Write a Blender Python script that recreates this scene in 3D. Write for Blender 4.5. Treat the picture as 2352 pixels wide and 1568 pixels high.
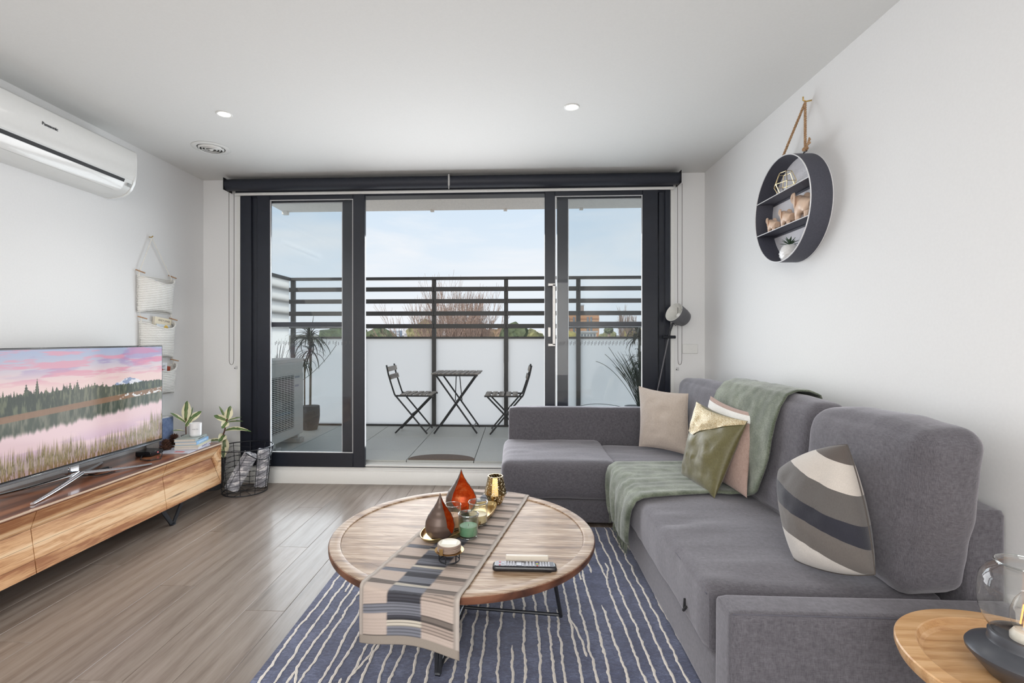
import bpy, bmesh, math, random
import numpy as np
from mathutils import Vector, Matrix, noise, Quaternion
R = math.radians
PI = math.pi
V = Vector
random.seed(7)
for _o in list(bpy.data.objects):
    bpy.data.objects.remove(_o, do_unlink=True)
SC = bpy.context.scene
COL = SC.collection

# ------------------------------------------------------------ camera
cam_d = bpy.data.cameras.new('camera')
cam_d.sensor_width = 36.0
cam_d.lens = 36.0 * 1140 / 2352
cam_d.shift_x = (1176 - 1133) / 2352
cam_d.shift_y = (776 - 784) / 2352
cam_d.clip_start = 0.05
cam_d.clip_end = 2000
cam = bpy.data.objects.new('camera', cam_d)
COL.objects.link(cam)
cam.location = (0, 0, 1.28)
cam.rotation_euler = (R(90), 0, R(2.78))
SC.camera = cam

# ------------------------------------------------------------ exposure
SC.view_settings.view_transform = 'Standard'
SC.view_settings.look = 'None'
SC.view_settings.exposure = 0.0
SC.view_settings.gamma = 1.0
SC.view_settings.use_curve_mapping = False

# ------------------------------------------------------------ sky
W = bpy.data.worlds.new('sky')
SC.world = W
W.use_nodes = True
wn = W.node_tree.nodes; wl = W.node_tree.links
wn.clear()
w_out = wn.new('ShaderNodeOutputWorld')
w_bg = wn.new('ShaderNodeBackground'); w_bg.inputs['Strength'].default_value = 1.0
w_tc = wn.new('ShaderNodeTexCoord')
w_sep = wn.new('ShaderNodeSeparateXYZ')
wl.new(w_tc.outputs['Generated'], w_sep.inputs[0])
w_ramp = wn.new('ShaderNodeValToRGB')
el = w_ramp.color_ramp.elements
el[0].position = 0.0; el[0].color = (0.80, 0.86, 0.93, 1)
el[1].position = 1.0; el[1].color = (0.30, 0.47, 0.78, 1)
for p_, c_ in ((0.06, (0.84, 0.90, 0.96, 1)), (0.16, (0.78, 0.87, 0.96, 1)), (0.32, (0.62, 0.77, 0.93, 1)), (0.6, (0.42, 0.6, 0.88, 1))):
    e_ = el.new(p_); e_.color = c_
wl.new(w_sep.outputs['Z'], w_ramp.inputs[0])
w_map = wn.new('ShaderNodeMapping'); w_map.inputs['Scale'].default_value = (1.6, 1.6, 9.0)
wl.new(w_tc.outputs['Generated'], w_map.inputs[0])
w_no = wn.new('ShaderNodeTexNoise'); w_no.inputs['Scale'].default_value = 1.6
w_no.inputs['Detail'].default_value = 6; w_no.inputs['Roughness'].default_value = 0.55
w_no.inputs['Distortion'].default_value = 0.4
wl.new(w_map.outputs[0], w_no.inputs['Vector'])
w_cr = wn.new('ShaderNodeValToRGB')
w_cr.color_ramp.elements[0].position = 0.42; w_cr.color_ramp.elements[0].color = (0, 0, 0, 1)
w_cr.color_ramp.elements[1].position = 0.62; w_cr.color_ramp.elements[1].color = (1, 1, 1, 1)
wl.new(w_no.outputs['Fac'], w_cr.inputs[0])
w_mul = wn.new('ShaderNodeMath'); w_mul.operation = 'MULTIPLY'; w_mul.inputs[1].default_value = 0.75
wl.new(w_cr.outputs[0], w_mul.inputs[0])
w_mix = wn.new('ShaderNodeMixRGB'); w_mix.inputs['Color2'].default_value = (0.93, 0.945, 0.97, 1)
wl.new(w_mul.outputs[0], w_mix.inputs['Fac']); wl.new(w_ramp.outputs[0], w_mix.inputs['Color1'])
wl.new(w_mix.outputs[0], w_bg.inputs['Color']); wl.new(w_bg.outputs[0], w_out.inputs[0])

# ------------------------------------------------------------ sun (behind the building, high to the left) and added fill lamps
sun_d = bpy.data.lights.new('sun', 'SUN'); sun_d.energy = 3.6; sun_d.angle = R(3); sun_d.color = (1, .93, .82)
sun = bpy.data.objects.new('sun', sun_d); COL.objects.link(sun)
sun.rotation_euler = (R(52), 0, R(-28))

def area(name, loc, size, power, rot=(0, 0, 0), col=(1, 1, 1), sy=None):
    d = bpy.data.lights.new(name, 'AREA'); d.energy = power; d.color = col
    d.shape = 'RECTANGLE'; d.size = size; d.size_y = sy or size
    o = bpy.data.objects.new(name, d); COL.objects.link(o)
    o.location = loc; o.rotation_euler = rot
    return o
# two fill lamps added out of view behind the camera to brighten the interior
area('rear_top_fill', (-0.8, -1.9, 2.60), 2.8, 138, (0, 0, 0), (1, .985, .96), 2.4)
area('rear_wall_fill', (-0.6, -3.30, 1.5), 3.6, 62, (R(90), 0, 0), (1, .985, .96), 2.2)
# area lamp added in the doorway to strengthen the weak light from the sky
dl_ = area('doorway_fill', (-0.58, 4.43, 1.25), 3.6, 86, (R(-90), 0, 0), (.95, .97, 1.0), 1.9)
dl_.data.spread = R(154)

# ------------------------------------------------------------ node helpers
MATS = {}
def newmat(name):
    m = bpy.data.materials.new(name); m.use_nodes = True
    return m, m.node_tree.nodes, m.node_tree.links, m.node_tree.nodes['Principled BSDF']
def coords(n, l, scale=(1, 1, 1), rot=(0, 0, 0), kind='Object'):
    tc = n.new('ShaderNodeTexCoord'); mp = n.new('ShaderNodeMapping')
    mp.inputs['Scale'].default_value = scale; mp.inputs['Rotation'].default_value = rot
    l.new(tc.outputs[kind], mp.inputs[0]); return mp.outputs[0]
def noi(n, l, vec, scale, detail=3, rough=.5, dist=0):
    t = n.new('ShaderNodeTexNoise'); t.inputs['Scale'].default_value = scale
    t.inputs['Detail'].default_value = detail; t.inputs['Roughness'].default_value = rough
    t.inputs['Distortion'].default_value = dist
    l.new(vec, t.inputs['Vector']); return t.outputs['Fac']
def ramp(n, l, fac, stops):
    r = n.new('ShaderNodeValToRGB'); e = r.color_ramp.elements
    e[0].position, e[0].color = stops[0][0], (*stops[0][1], 1)
    e[1].position, e[1].color = stops[-1][0], (*stops[-1][1], 1)
    for p, c in stops[1:-1]:
        q = e.new(p); q.color = (*c, 1)
    l.new(fac, r.inputs[0]); return r.outputs[0]
def mth(n, l, op, a, b=None):
    m = n.new('ShaderNodeMath'); m.operation = op
    for i, x in enumerate((a, b)):
        if x is None: continue
        if isinstance(x, (int, float)): m.inputs[i].default_value = x
        else: l.new(x, m.inputs[i])
    return m.outputs[0]
def mixc(n, l, fac, a, b, mode='MIX'):
    m = n.new('ShaderNodeMixRGB'); m.blend_type = mode
    for k, x in (('Fac', fac), ('Color1', a), ('Color2', b)):
        if isinstance(x, (int, float)): m.inputs[k].default_value = x
        elif isinstance(x, tuple): m.inputs[k].default_value = (*x, 1)
        else: l.new(x, m.inputs[k])
    return m.outputs[0]
def bump(n, l, bs, h, strength=.3, dist=.002):
    b = n.new('ShaderNodeBump'); b.inputs['Strength'].default_value = strength
    b.inputs['Distance'].default_value = dist
    l.new(h, b.inputs['Height']); l.new(b.outputs[0], bs.inputs['Normal'])
def srgb(r, g, b):
    f = lambda c: ((c / 255 + .055) / 1.055) ** 2.4 if c > 10 else c / 255 / 12.92
    return (f(r), f(g), f(b))
def plain(name, col, rough=.5, metal=0., nz=0., coat=0., var=.06, spec=.5, sheen=0., nscale=60):
    """plain coat with a little mottle and fine relief"""
    if name in MATS: return MATS[name]
    m, n, l, b = newmat(name)
    v = coords(n, l)
    f = noi(n, l, v, nscale, 3)
    c2 = tuple(min(1, c * (1 + var)) for c in col); c1 = tuple(c * (1 - var) for c in col)
    l.new(ramp(n, l, f, [(.3, c1), (.7, c2)]), b.inputs['Base Color'])
    b.inputs['Roughness'].default_value = rough; b.inputs['Metallic'].default_value = metal
    b.inputs['Coat Weight'].default_value = coat; b.inputs['Coat Roughness'].default_value = .1
    b.inputs['Specular IOR Level'].default_value = spec
    b.inputs['Sheen Weight'].default_value = sheen
    if nz: bump(n, l, b, f, nz, .001)
    MATS[name] = m; return m
def linen(name, c1, c2, s=520, bumpy=.35, sheen=.25, folds=0.):
    if name in MATS: return MATS[name]
    m, n, l, b = newmat(name)
    fs = []
    for sc in ((s, s * .09, s * .09), (s * .09, s, s * .09), (s * .09, s * .09, s)):
        fs.append(noi(n, l, coords(n, l, sc), 1.0, 2, .6))
    f = mth(n, l, 'MULTIPLY', mth(n, l, 'ADD', mth(n, l, 'ADD', fs[0], fs[1]), fs[2]), 1 / 3)
    l.new(ramp(n, l, f, [(.38, c1), (.62, c2)]), b.inputs['Base Color'])
    b.inputs['Roughness'].default_value = .92; b.inputs['Sheen Weight'].default_value = sheen; b.inputs['Sheen Tint'].default_value = (.96, .94, 1, 1)
    b.inputs['Specular IOR Level'].default_value = .2
    h = f
    if folds:
        w = noi(n, l, coords(n, l, (3, 14, 10)), 1.0, 2, .5, .4)
        h = mth(n, l, 'ADD', mth(n, l, 'MULTIPLY', f, .06), mth(n, l, 'MULTIPLY', w, folds))
        bump(n, l, b, h, bumpy, .02)
    else: bump(n, l, b, h, bumpy, .0015)
    MATS[name] = m; return m
def wood(name, stops, axis='Y', s=1.0, rough=.4, coat=0., stretch=14, knots=0., rot=(0, 0, 0), bs=.12, perobj=.0, wscale=.22, wmix=.38, finemix=.25):
    if name in MATS: return MATS[name]
    m, n, l, b = newmat(name)
    st = [s * stretch] * 3; st['XYZ'.index(axis)] = s
    v = coords(n, l, tuple(st), rot)
    if perobj:
        oi = n.new('ShaderNodeObjectInfo'); ad = n.new('ShaderNodeVectorMath'); ad.operation = 'ADD'
        mu = n.new('ShaderNodeVectorMath'); mu.operation = 'SCALE'; mu.inputs['Scale'].default_value = 37.0
        cx_ = n.new('ShaderNodeCombineXYZ')
        for k in range(3): l.new(oi.outputs['Random'], cx_.inputs[k])
        l.new(cx_.outputs[0], mu.inputs[0]); l.new(v, ad.inputs[0]); l.new(mu.outputs[0], ad.inputs[1]); v = ad.outputs[0]
    f1 = noi(n, l, v, 1.0, 5, .6, 1.6)
    wv = n.new('ShaderNodeTexWave'); wv.wave_type = 'BANDS'; wv.bands_direction = 'X' if axis != 'X' else 'Y'
    wv.inputs['Scale'].default_value = wscale; wv.inputs['Distortion'].default_value = 9; wv.inputs['Detail'].default_value = 3
    wv.inputs['Detail Scale'].default_value = .7
    l.new(v, wv.inputs['Vector'])
    f = mth(n, l, 'ADD', mth(n, l, 'MULTIPLY', f1, 1 - wmix), mth(n, l, 'MULTIPLY', wv.outputs['Fac'], wmix))
    fine = noi(n, l, v, 5.0, 2, .7)
    f = mth(n, l, 'ADD', f, mth(n, l, 'MULTIPLY', mth(n, l, 'SUBTRACT', fine, .5), finemix))
    c = ramp(n, l, f, stops)
    if knots:
        vo = n.new('ShaderNodeTexVoronoi'); vo.inputs['Scale'].default_value = .55
        l.new(v, vo.inputs['Vector'])
        k = ramp(n, l, vo.outputs['Distance'], [(0.0, (1, 1, 1)), (.13, (0, 0, 0))])
        c = mixc(n, l, mth(n, l, 'MULTIPLY', k, knots), c, tuple(x * .35 for x in stops[0][1]))
    if perobj:
        sc_ = mth(n, l, 'ADD', mth(n, l, 'MULTIPLY', oi.outputs['Random'], perobj), 1 - perobj / 2)
        c = mixc(n, l, 1.0, c, (1, 1, 1), 'MULTIPLY')
        hs = n.new('ShaderNodeHueSaturation'); l.new(sc_, hs.inputs['Value']); l.new(c, hs.inputs['Color']); c = hs.outputs[0]
    l.new(c, b.inputs['Base Color'])
    b.inputs['Roughness'].default_value = rough; b.inputs['Coat Weight'].default_value = coat
    b.inputs['Coat Roughness'].default_value = .12
    bump(n, l, b, f, bs, .002)
    MATS[name] = m; return m
def glass(name, tint=(.86, .9, .92), ior=1.45, rough=0.0, refl=1.0):
    if name in MATS: return MATS[name]
    m, n, l, b = newmat(name)
    n.remove(b); out = n['Material Output']
    t = n.new('ShaderNodeBsdfTransparent'); t.inputs[0].default_value = (*tint, 1)
    g = n.new('ShaderNodeBsdfGlossy'); g.inputs['Roughness'].default_value = rough
    fr = n.new('ShaderNodeFresnel'); ge = n.new('ShaderNodeNewGeometry')
    # thin pane: the far face reflects like the near one, so use 1/ior on back faces
    l.new(mth(n, l, 'ADD', mth(n, l, 'MULTIPLY', ge.outputs['Backfacing'], 1 / ior - ior), ior), fr.inputs['IOR'])
    mx = n.new('ShaderNodeMixShader')
    l.new(mth(n, l, 'MULTIPLY', fr.outputs[0], refl), mx.inputs[0]); l.new(t.outputs[0], mx.inputs[1]); l.new(g.outputs[0], mx.inputs[2])
    l.new(mx.outputs[0], out.inputs[0])
    MATS[name] = m; return m
def vcol(name, attr='col', rough=.6, emit=0., coat=0., noise_amt=0., nscale=300, bumpy=.2):
    if name in MATS: return MATS[name]
    m, n, l, b = newmat(name)
    a = n.new('ShaderNodeAttribute'); a.attribute_name = attr
    c = a.outputs['Color']
    if noise_amt:
        f = noi(n, l, coords(n, l), nscale, 2)
        c = mixc(n, l, noise_amt, c, ramp(n, l, f, [(.3, (.2, .2, .2)), (.7, (1, 1, 1))]), 'MULTIPLY')
        bump(n, l, b, f, bumpy, .001)
    l.new(c, b.inputs['Base Color'])
    if emit:
        b.inputs['Base Color'].default_value = (.01, .01, .01, 1)
        for lk in list(b.inputs['Base Color'].links): l.remove(lk)
        l.new(c, b.inputs['Emission Color']); b.inputs['Emission Strength'].default_value = emit
    b.inputs['Roughness'].default_value = rough; b.inputs['Coat Weight'].default_value = coat
    b.inputs['Coat Roughness'].default_value = .03
    MATS[name] = m; return m

# ------------------------------------------------------------ mesh helpers
def box(bm, x0, x1, y0, y1, z0, z1, M=None, bev=0., seg=1):
    ps = [(x0, y0, z0), (x1, y0, z0), (x1, y1, z0), (x0, y1, z0), (x0, y0, z1), (x1, y0, z1), (x1, y1, z1), (x0, y1, z1)]
    vs = [bm.verts.new(M @ V(p) if M else p) for p in ps]
    fs = [bm.faces.new([vs[i] for i in q]) for q in ((0, 3, 2, 1), (4, 5, 6, 7), (0, 1, 5, 4), (1, 2, 6, 5), (2, 3, 7, 6), (3, 0, 4, 7))]
    if bev:
        es = list({e for f in fs for e in f.edges})
        bmesh.ops.bevel(bm, geom=es, offset=bev, segments=seg, affect='EDGES', profile=.5)
    return vs
def bx(*a, **k):
    bm = bmesh.new(); box(bm, *a, **k); return bm
def tube(bm, pts, r, seg=8, closed=False, cap=True):
    pts = [V(p) for p in pts]; n = len(pts); rings = []
    rr = r if isinstance(r, (list, tuple)) else [r] * n
    up = V((0, 0, 1)); prev = None
    for i in range(n):
        if closed: t = (pts[(i + 1) % n] - pts[i - 1])
        else: t = pts[min(i + 1, n - 1)] - pts[max(i - 1, 0)]
        t.normalize()
        if prev is None:
            a = up if abs(t.dot(up)) < .9 else V((1, 0, 0))
            x = t.cross(a).normalized()
        else:
            x = prev - t * prev.dot(t)
            x = x.normalized() if x.length > 1e-6 else t.cross(up).normalized()
        prev = x; y = t.cross(x)
        rings.append([bm.verts.new(pts[i] + (x * math.cos(2 * PI * k / seg) + y * math.sin(2 * PI * k / seg)) * rr[i]) for k in range(seg)])
    m = n if closed else n - 1
    for i in range(m):
        a, b = rings[i], rings[(i + 1) % n]
        for k in range(seg):
            bm.faces.new((a[k], a[(k + 1) % seg], b[(k + 1) % seg], b[k]))
    if cap and not closed:
        bm.faces.new(rings[0][::-1]); bm.faces.new(rings[-1])
def tb(pts, r, seg=8, closed=False):
    bm = bmesh.new(); tube(bm, pts, r, seg, closed); return bm
def bar(bm, p0, p1, w, t, up=(0, 0, 1)):
    """flat bar of section w x t from p0 to p1"""
    p0, p1 = V(p0), V(p1); d = (p1 - p0); L = d.length; d.normalize(); u = V(up)
    x = d.cross(u)
    if x.length < 1e-4: x = d.cross(V((1, 0, 0)))
    x.normalize(); y = d.cross(x).normalized()
    M = Matrix((x, y, d)).transposed().to_4x4(); M.translation = p0
    box(bm, -w / 2, w / 2, -t / 2, t / 2, 0, L, M)
def lathe(bm, prof, c=(0, 0, 0), seg=32, M=None, a0=0., a1=2 * PI):
    full = abs(a1 - a0 - 2 * PI) < 1e-6
    ns = seg if full else seg + 1
    c = V(c); rings = []
    for r, z in prof:
        if r < 1e-6:
            p = V((0, 0, z)); p = (M @ p) if M else p
            rings.append([bm.verts.new(p + c)])
        else:
            ring = []
            for k in range(ns):
                a = a0 + (a1 - a0) * k / seg
                p = V((r * math.cos(a), r * math.sin(a), z)); p = (M @ p) if M else p
                ring.append(bm.verts.new(p + c))
            rings.append(ring)
    for i in range(len(rings) - 1):
        a, b = rings[i], rings[i + 1]
        for k in range(ns if full else ns - 1):
            k2 = (k + 1) % ns
            if len(a) == 1 and len(b) == 1: continue
            if len(a) == 1: bm.faces.new((a[0], b[k], b[k2]))
            elif len(b) == 1: bm.faces.new((a[k], b[0], a[k2]))
            else: bm.faces.new((a[k], b[k], b[k2], a[k2]))
    return rings
def lt(prof, c=(0, 0, 0), seg=32, M=None):
    bm = bmesh.new(); lathe(bm, prof, c, seg, M); return bm
def prism(bm, poly, a, b, axis='Y'):
    """polygon in the two other axes, extruded from a to b along axis"""
    def P(u, v, w):
        return {'Y': (u, w, v), 'X': (w, u, v), 'Z': (u, v, w)}[axis]
    A = [bm.verts.new(P(u, v, a)) for u, v in poly]; B = [bm.verts.new(P(u, v, b)) for u, v in poly]
    n = len(poly)
    bm.faces.new(A); bm.faces.new(B[::-1])
    for i in range(n): bm.faces.new((A[i], B[i], B[(i + 1) % n], A[(i + 1) % n]))
def softbox(c, size, r=.05, bulge=.04, wr=.004, seed=0, n=22, wscale=(5, 5, 5), M=None, expo=1.0):
    """upholstered block: rounded edges, bulging faces, shallow wrinkles"""
    bm = bmesh.new()
    bmesh.ops.create_cube(bm, size=2.0)
    bmesh.ops.subdivide_edges(bm, edges=bm.edges[:], cuts=n, use_grid_fill=True)
    hx, hy, hz = size[0] / 2, size[1] / 2, size[2] / 2
    for v in bm.verts:
        x, y, z = v.co
        p = V((x * hx, y * hy, z * hz))
        q = V((max(-hx + r, min(hx - r, p.x)), max(-hy + r, min(hy - r, p.y)), max(-hz + r, min(hz - r, p.z))))
        d = p - q
        if d.length > 1e-9:
            m_ = max(abs(d.x), abs(d.y), abs(d.z)); d = d.normalized() * m_
        p = q + d
        bl = V((x * (1 - y * y) * (1 - z * z), y * (1 - x * x) * (1 - z * z), z * (1 - x * x) * (1 - y * y)))
        p += bl * bulge
        nn = V((x ** 3, y ** 3, z ** 3)).normalized()
        w = noise.noise(V((p.x * wscale[0] + seed * 3.1, p.y * wscale[1], p.z * wscale[2])))
        w += .5 * noise.noise(V((p.x * wscale[0] * 2.3, p.y * wscale[1] * 2.3 + seed, p.z * wscale[2] * 2.3)))
        p += nn * w * wr
        p = (M @ p) if M else p
        v.co = p + V(c)
    return bm
def pillow(A, B, C, D, T, n=26, pinch=.07, wr=.004, seed=0, expo=.5, sag=0., flatside=0.):
    """cushion from corner points BL, BR, TR, TL and thickness T; returns (bm, edge ring points)"""
    A, B, C, D = V(A), V(B), V(C), V(D)
    bm = bmesh.new(); N = ((B - A).cross(D - A)).normalized()
    def pt(u, v, s):
        U, W_ = 2 * u - 1, 2 * v - 1
        U2 = U * (1 - pinch * (1 - W_ * W_)); V2 = W_ * (1 - pinch * (1 - U * U))
        u2, v2 = (U2 + 1) / 2, (V2 + 1) / 2
        p = A * (1 - u2) * (1 - v2) + B * u2 * (1 - v2) + C * u2 * v2 + D * (1 - u2) * v2
        h = (max(0, 1 - U * U) * max(0, 1 - W_ * W_)) ** expo * (1 - sag * W_)
        k = noise.noise(V((u * 5 + seed, v * 7, s * 3))) + .5 * noise.noise(V((u * 13, v * 11 + seed, s)))
        e = min(1, 4 * min(u, 1 - u, v, 1 - v))
        return p + N * s * (T / 2 * h + wr * k * e * 2)
    ring = {}
    F = [[None] * (n + 1) for _ in range(n + 1)]; Bk = [[None] * (n + 1) for _ in range(n + 1)]
    f = lambda i: .5 - .5 * math.cos(PI * i / n)
    for i in range(n + 1):
        for j in range(n + 1):
            u, v = f(i), f(j)
            if i in (0, n) or j in (0, n):
                F[i][j] = Bk[i][j] = bm.verts.new(pt(u, v, 0))
            else:
                F[i][j] = bm.verts.new(pt(u, v, 1)); Bk[i][j] = bm.verts.new(pt(u, v, -1))
    for i in range(n):
        for j in range(n):
            bm.faces.new((F[i][j], F[i + 1][j], F[i + 1][j + 1], F[i][j + 1]))
            bm.faces.new((Bk[i][j], Bk[i][j + 1], Bk[i + 1][j + 1], Bk[i + 1][j]))
    edge = [F[i][0].co.copy() for i in range(n)] + [F[n][j].co.copy() for j in range(n)] + \
           [F[i][n].co.copy() for i in range(n, 0, -1)] + [F[0][j].co.copy() for j in range(n, 0, -1)]
    return bm, edge, pt
def root(name, label, cat, loc, group=None, rz=0):
    o = bpy.data.objects.new(name, None); COL.objects.link(o)
    o.empty_display_size = .05
    o.location = loc; o.rotation_euler = (0, 0, rz)
    o['label'] = label; o['category'] = cat
    if group: o['group'] = group
    return o
def put(name, bm, mat, parent=None, smooth=40, struct=False, kind=None, label=None, local=False, loc=None, mods=None):
    """link a bmesh built in world coordinates as one mesh object (parent: an Empty at its own place, not rotated yet)"""
    bmesh.ops.recalc_face_normals(bm, faces=bm.faces[:])
    me = bpy.data.meshes.new(name); bm.to_mesh(me); bm.free()
    return link(name, me, mat, parent, smooth, struct, kind, label, local)
def link(name, me, mat, parent=None, smooth=40, struct=False, kind=None, label=None, local=False):
    if smooth:
        me.polygons.foreach_set('use_smooth', [True] * len(me.polygons))
        try: me.set_sharp_from_angle(angle=R(smooth))
        except Exception: pass
    if mat and not me.materials: me.materials.append(mat)
    o = bpy.data.objects.new(name, me); COL.objects.link(o)
    if parent is not None:
        o.parent = parent
        if not local and parent.type == 'EMPTY': o.location = -V(parent.location)
        elif not local and parent.type == 'MESH': pass
    if struct: o['kind'] = 'structure'
    if kind: o['kind'] = kind
    if label: o['label'] = label
    return o
def tag(o, label, cat, group=None):
    o['label'] = label; o['category'] = cat
    if group: o['group'] = group
    return o
def copy_tree(o, parent=None):
    c = o.copy(); COL.objects.link(c)
    if parent is not None: c.parent = parent
    for ch in [x for x in bpy.data.objects if x.parent == o]:
        copy_tree(ch, c)
    return c
def text_mesh(s, size, M, depth=.0006, align='CENTER', bold=False):
    cu = bpy.data.curves.new('lettering', 'FONT'); cu.body = s; cu.size = size; cu.extrude = depth
    cu.align_x = align; cu.align_y = 'CENTER'; cu.resolution_u = 2
    if bold: cu.offset = size * .02
    to = bpy.data.objects.new('lettering', cu); COL.objects.link(to)
    bpy.context.view_layer.update()
    me = bpy.data.meshes.new_from_object(to.evaluated_get(bpy.context.evaluated_depsgraph_get()))
    bpy.data.objects.remove(to, do_unlink=True)
    me.transform(M); return me
def frame_m(o, x, y):
    x, y = V(x).normalized(), V(y).normalized(); z = x.cross(y)
    M = Matrix((x, y, z)).transposed().to_4x4(); M.translation = V(o); return M
def bez(p0, p1, p2, n=10):
    p0, p1, p2 = V(p0), V(p1), V(p2)
    return [p0 * (1 - t) ** 2 + p1 * 2 * t * (1 - t) + p2 * t * t for t in [i / n for i in range(n + 1)]]
# ------------------------------------------------------------ shell of the room
XL, XR, YF, YB, ZC = -2.80, 1.59, 4.30, -3.5, 2.685
m_wall = plain('wall_paint', (.80, .80, .80), .65, nz=.03, var=.012, nscale=90)
m_ceil = plain('ceiling_paint', (.74, .74, .725), .8, nz=.03, var=.012, nscale=90)
m_trim = plain('trim_paint', (.78, .78, .76), .35, var=.01)
m_frame = plain('door_frame_paint', (.013, .016, .026), .32, var=.08, nscale=20)
m_sub = plain('slab', (.25, .25, .25), .9)
put('ceiling', bx(XL - .1, XR + .1, YB - .1, YF + .2, ZC, ZC + .12), m_ceil, struct=True)
put('wall_left', bx(XL - .12, XL, YB - .1, YF, 0, ZC), m_wall, struct=True)
put('wall_right', bx(XR, XR + .12, YB - .1, YF, 0, ZC), m_wall, struct=True)
put('wall_back', bx(XL, XR, YB - .12, YB, 0, ZC), m_wall, struct=True)
DX0, DX1, DZ0, DZ1 = -2.455, 1.30, .145, 2.575
bm = bmesh.new()
box(bm, XL - .12, DX0, YF, YF + .12, 0, ZC)
box(bm, DX1, XR + .12, YF, YF + .12, 0, ZC)
box(bm, DX0, DX1, YF, YF + .12, DZ1, ZC)
box(bm, DX0, DX1, YF, YF + .12, 0, DZ0 - .012)
put('wall_far', bm, m_wall, struct=True)
# skirting along the far wall with a moulded top edge
bm = bmesh.new()
prism(bm, [(YF, .0), (YF - .016, 0), (YF - .016, .098), (YF - .010, .106), (YF - .010, .118), (YF, .124)], XL, XR, 'X')
put('baseboard_far', bm, m_trim, struct=True)
bm = bmesh.new()
prism(bm, [(XL, .0), (XL + .016, 0), (XL + .016, .098), (XL + .010, .106), (XL + .010, .118), (XL, .124)], YB, YF - .016, 'Y')
put('baseboard_left', bm, m_trim, struct=True)
bm = bmesh.new()
prism(bm, [(XR, .0), (XR - .016, 0), (XR - .016, .098), (XR - .010, .106), (XR - .010, .118), (XR, .124)], YB, YF - .016, 'Y')
put('baseboard_right', bm, m_trim, struct=True)
# thin white reveal beads either side of the door opening and the sill ledge
bm = bmesh.new()
box(bm, DX0 - .035, DX0 - .004, YF - .008, YF, .14, DZ1)
box(bm, DX1 + .004, DX1 + .035, YF - .008, YF, .14, DZ1)
put('trim_1', bm, m_trim, struct=True)
put('trim_2', bx(DX0, DX1, YF - .004, YF + .12, DZ0 - .012, DZ0, bev=.002), m_trim, struct=True)

# floorboards, each a part of the floor
m_plank = wood('oak_floor', [(.22, (.155, .118, .094)), (.5, (.22, .178, .148)), (.78, (.27, .225, .19))], 'Y', 1.3, .36, .2, 13, knots=.35, bs=.08, perobj=.20, wmix=.22, finemix=.6)
fl = put('floor', bx(XL - .1, XR + .1, YB - .1, YF, -.12, -.014), m_sub, struct=True)
PW, PL = .19, 1.9
pm = None; k = 0
x = XL
i = 0
while x < XR:
    w = min(PW, XR - x)
    y = YB - PL * ((i * .37) % 1)
    while y < YF:
        a, b_ = max(y, YB), min(y + PL, YF)
        if b_ - a > .02:
            bm = bx(-w / 2 + .0005, w / 2 - .0005, -(b_ - a) / 2 + .0005, (b_ - a) / 2 - .0005, -.014, 0, bev=.0012)
            o = put('plank', bm, m_plank, fl, local=True)
            o.location = (x + w / 2, (a + b_) / 2, 0)
        y += PL
    x += PW; i += 1

# ------------------------------------------------------------ sliding doors and fixed windows
m_glass = glass('door_glass', (.975, .985, .99), 1.38)
m_steel = plain('brushed_steel', (.40, .39, .38), .35, 1.0)
m_dark = plain('black_rubber', (.012, .012, .014), .6)
YI0, YI1 = 4.285, 4.325      # inner sliding leaves
YO0, YO1 = 4.345, 4.385      # outer fixed leaves
# outer frame
bm = bmesh.new()
box(bm, DX0, DX0 + .10, YF - .012, YF + .12, DZ0, DZ1 - .001, bev=.003)
box(bm, DX0 + .10, DX0 + .155, YF + .01, YF + .12, DZ0, DZ1 - .001)
box(bm, DX1 - .045, DX1, YF - .012, YF + .12, DZ0, DZ1 - .001, bev=.003)
box(bm, DX1 - .09, DX1 - .045, YF + .01, YF + .12, DZ0, DZ1 - .001)
box(bm, DX0 + .10, DX1 - .045, YF + .0, YF + .12, DZ1 - .05, DZ1 - .001)
put('trim_3', bm, m_frame, struct=True)
bm = bmesh.new()   # bottom track: pale ribs with black grooves
box(bm, DX0 + .155, DX1 - .09, YF + .002, YF + .12, DZ0, DZ0 + .006)
put('trim_4', bm, m_dark, struct=True)
bm = bmesh.new()
for yy in (YF + .004, YF + .030, YF + .068, YF + .108):
    box(bm, DX0 + .155, DX1 - .09, yy, yy + .010, DZ0 + .006, DZ0 + .018)
put('trim_5', bm, m_trim, struct=True)
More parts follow.
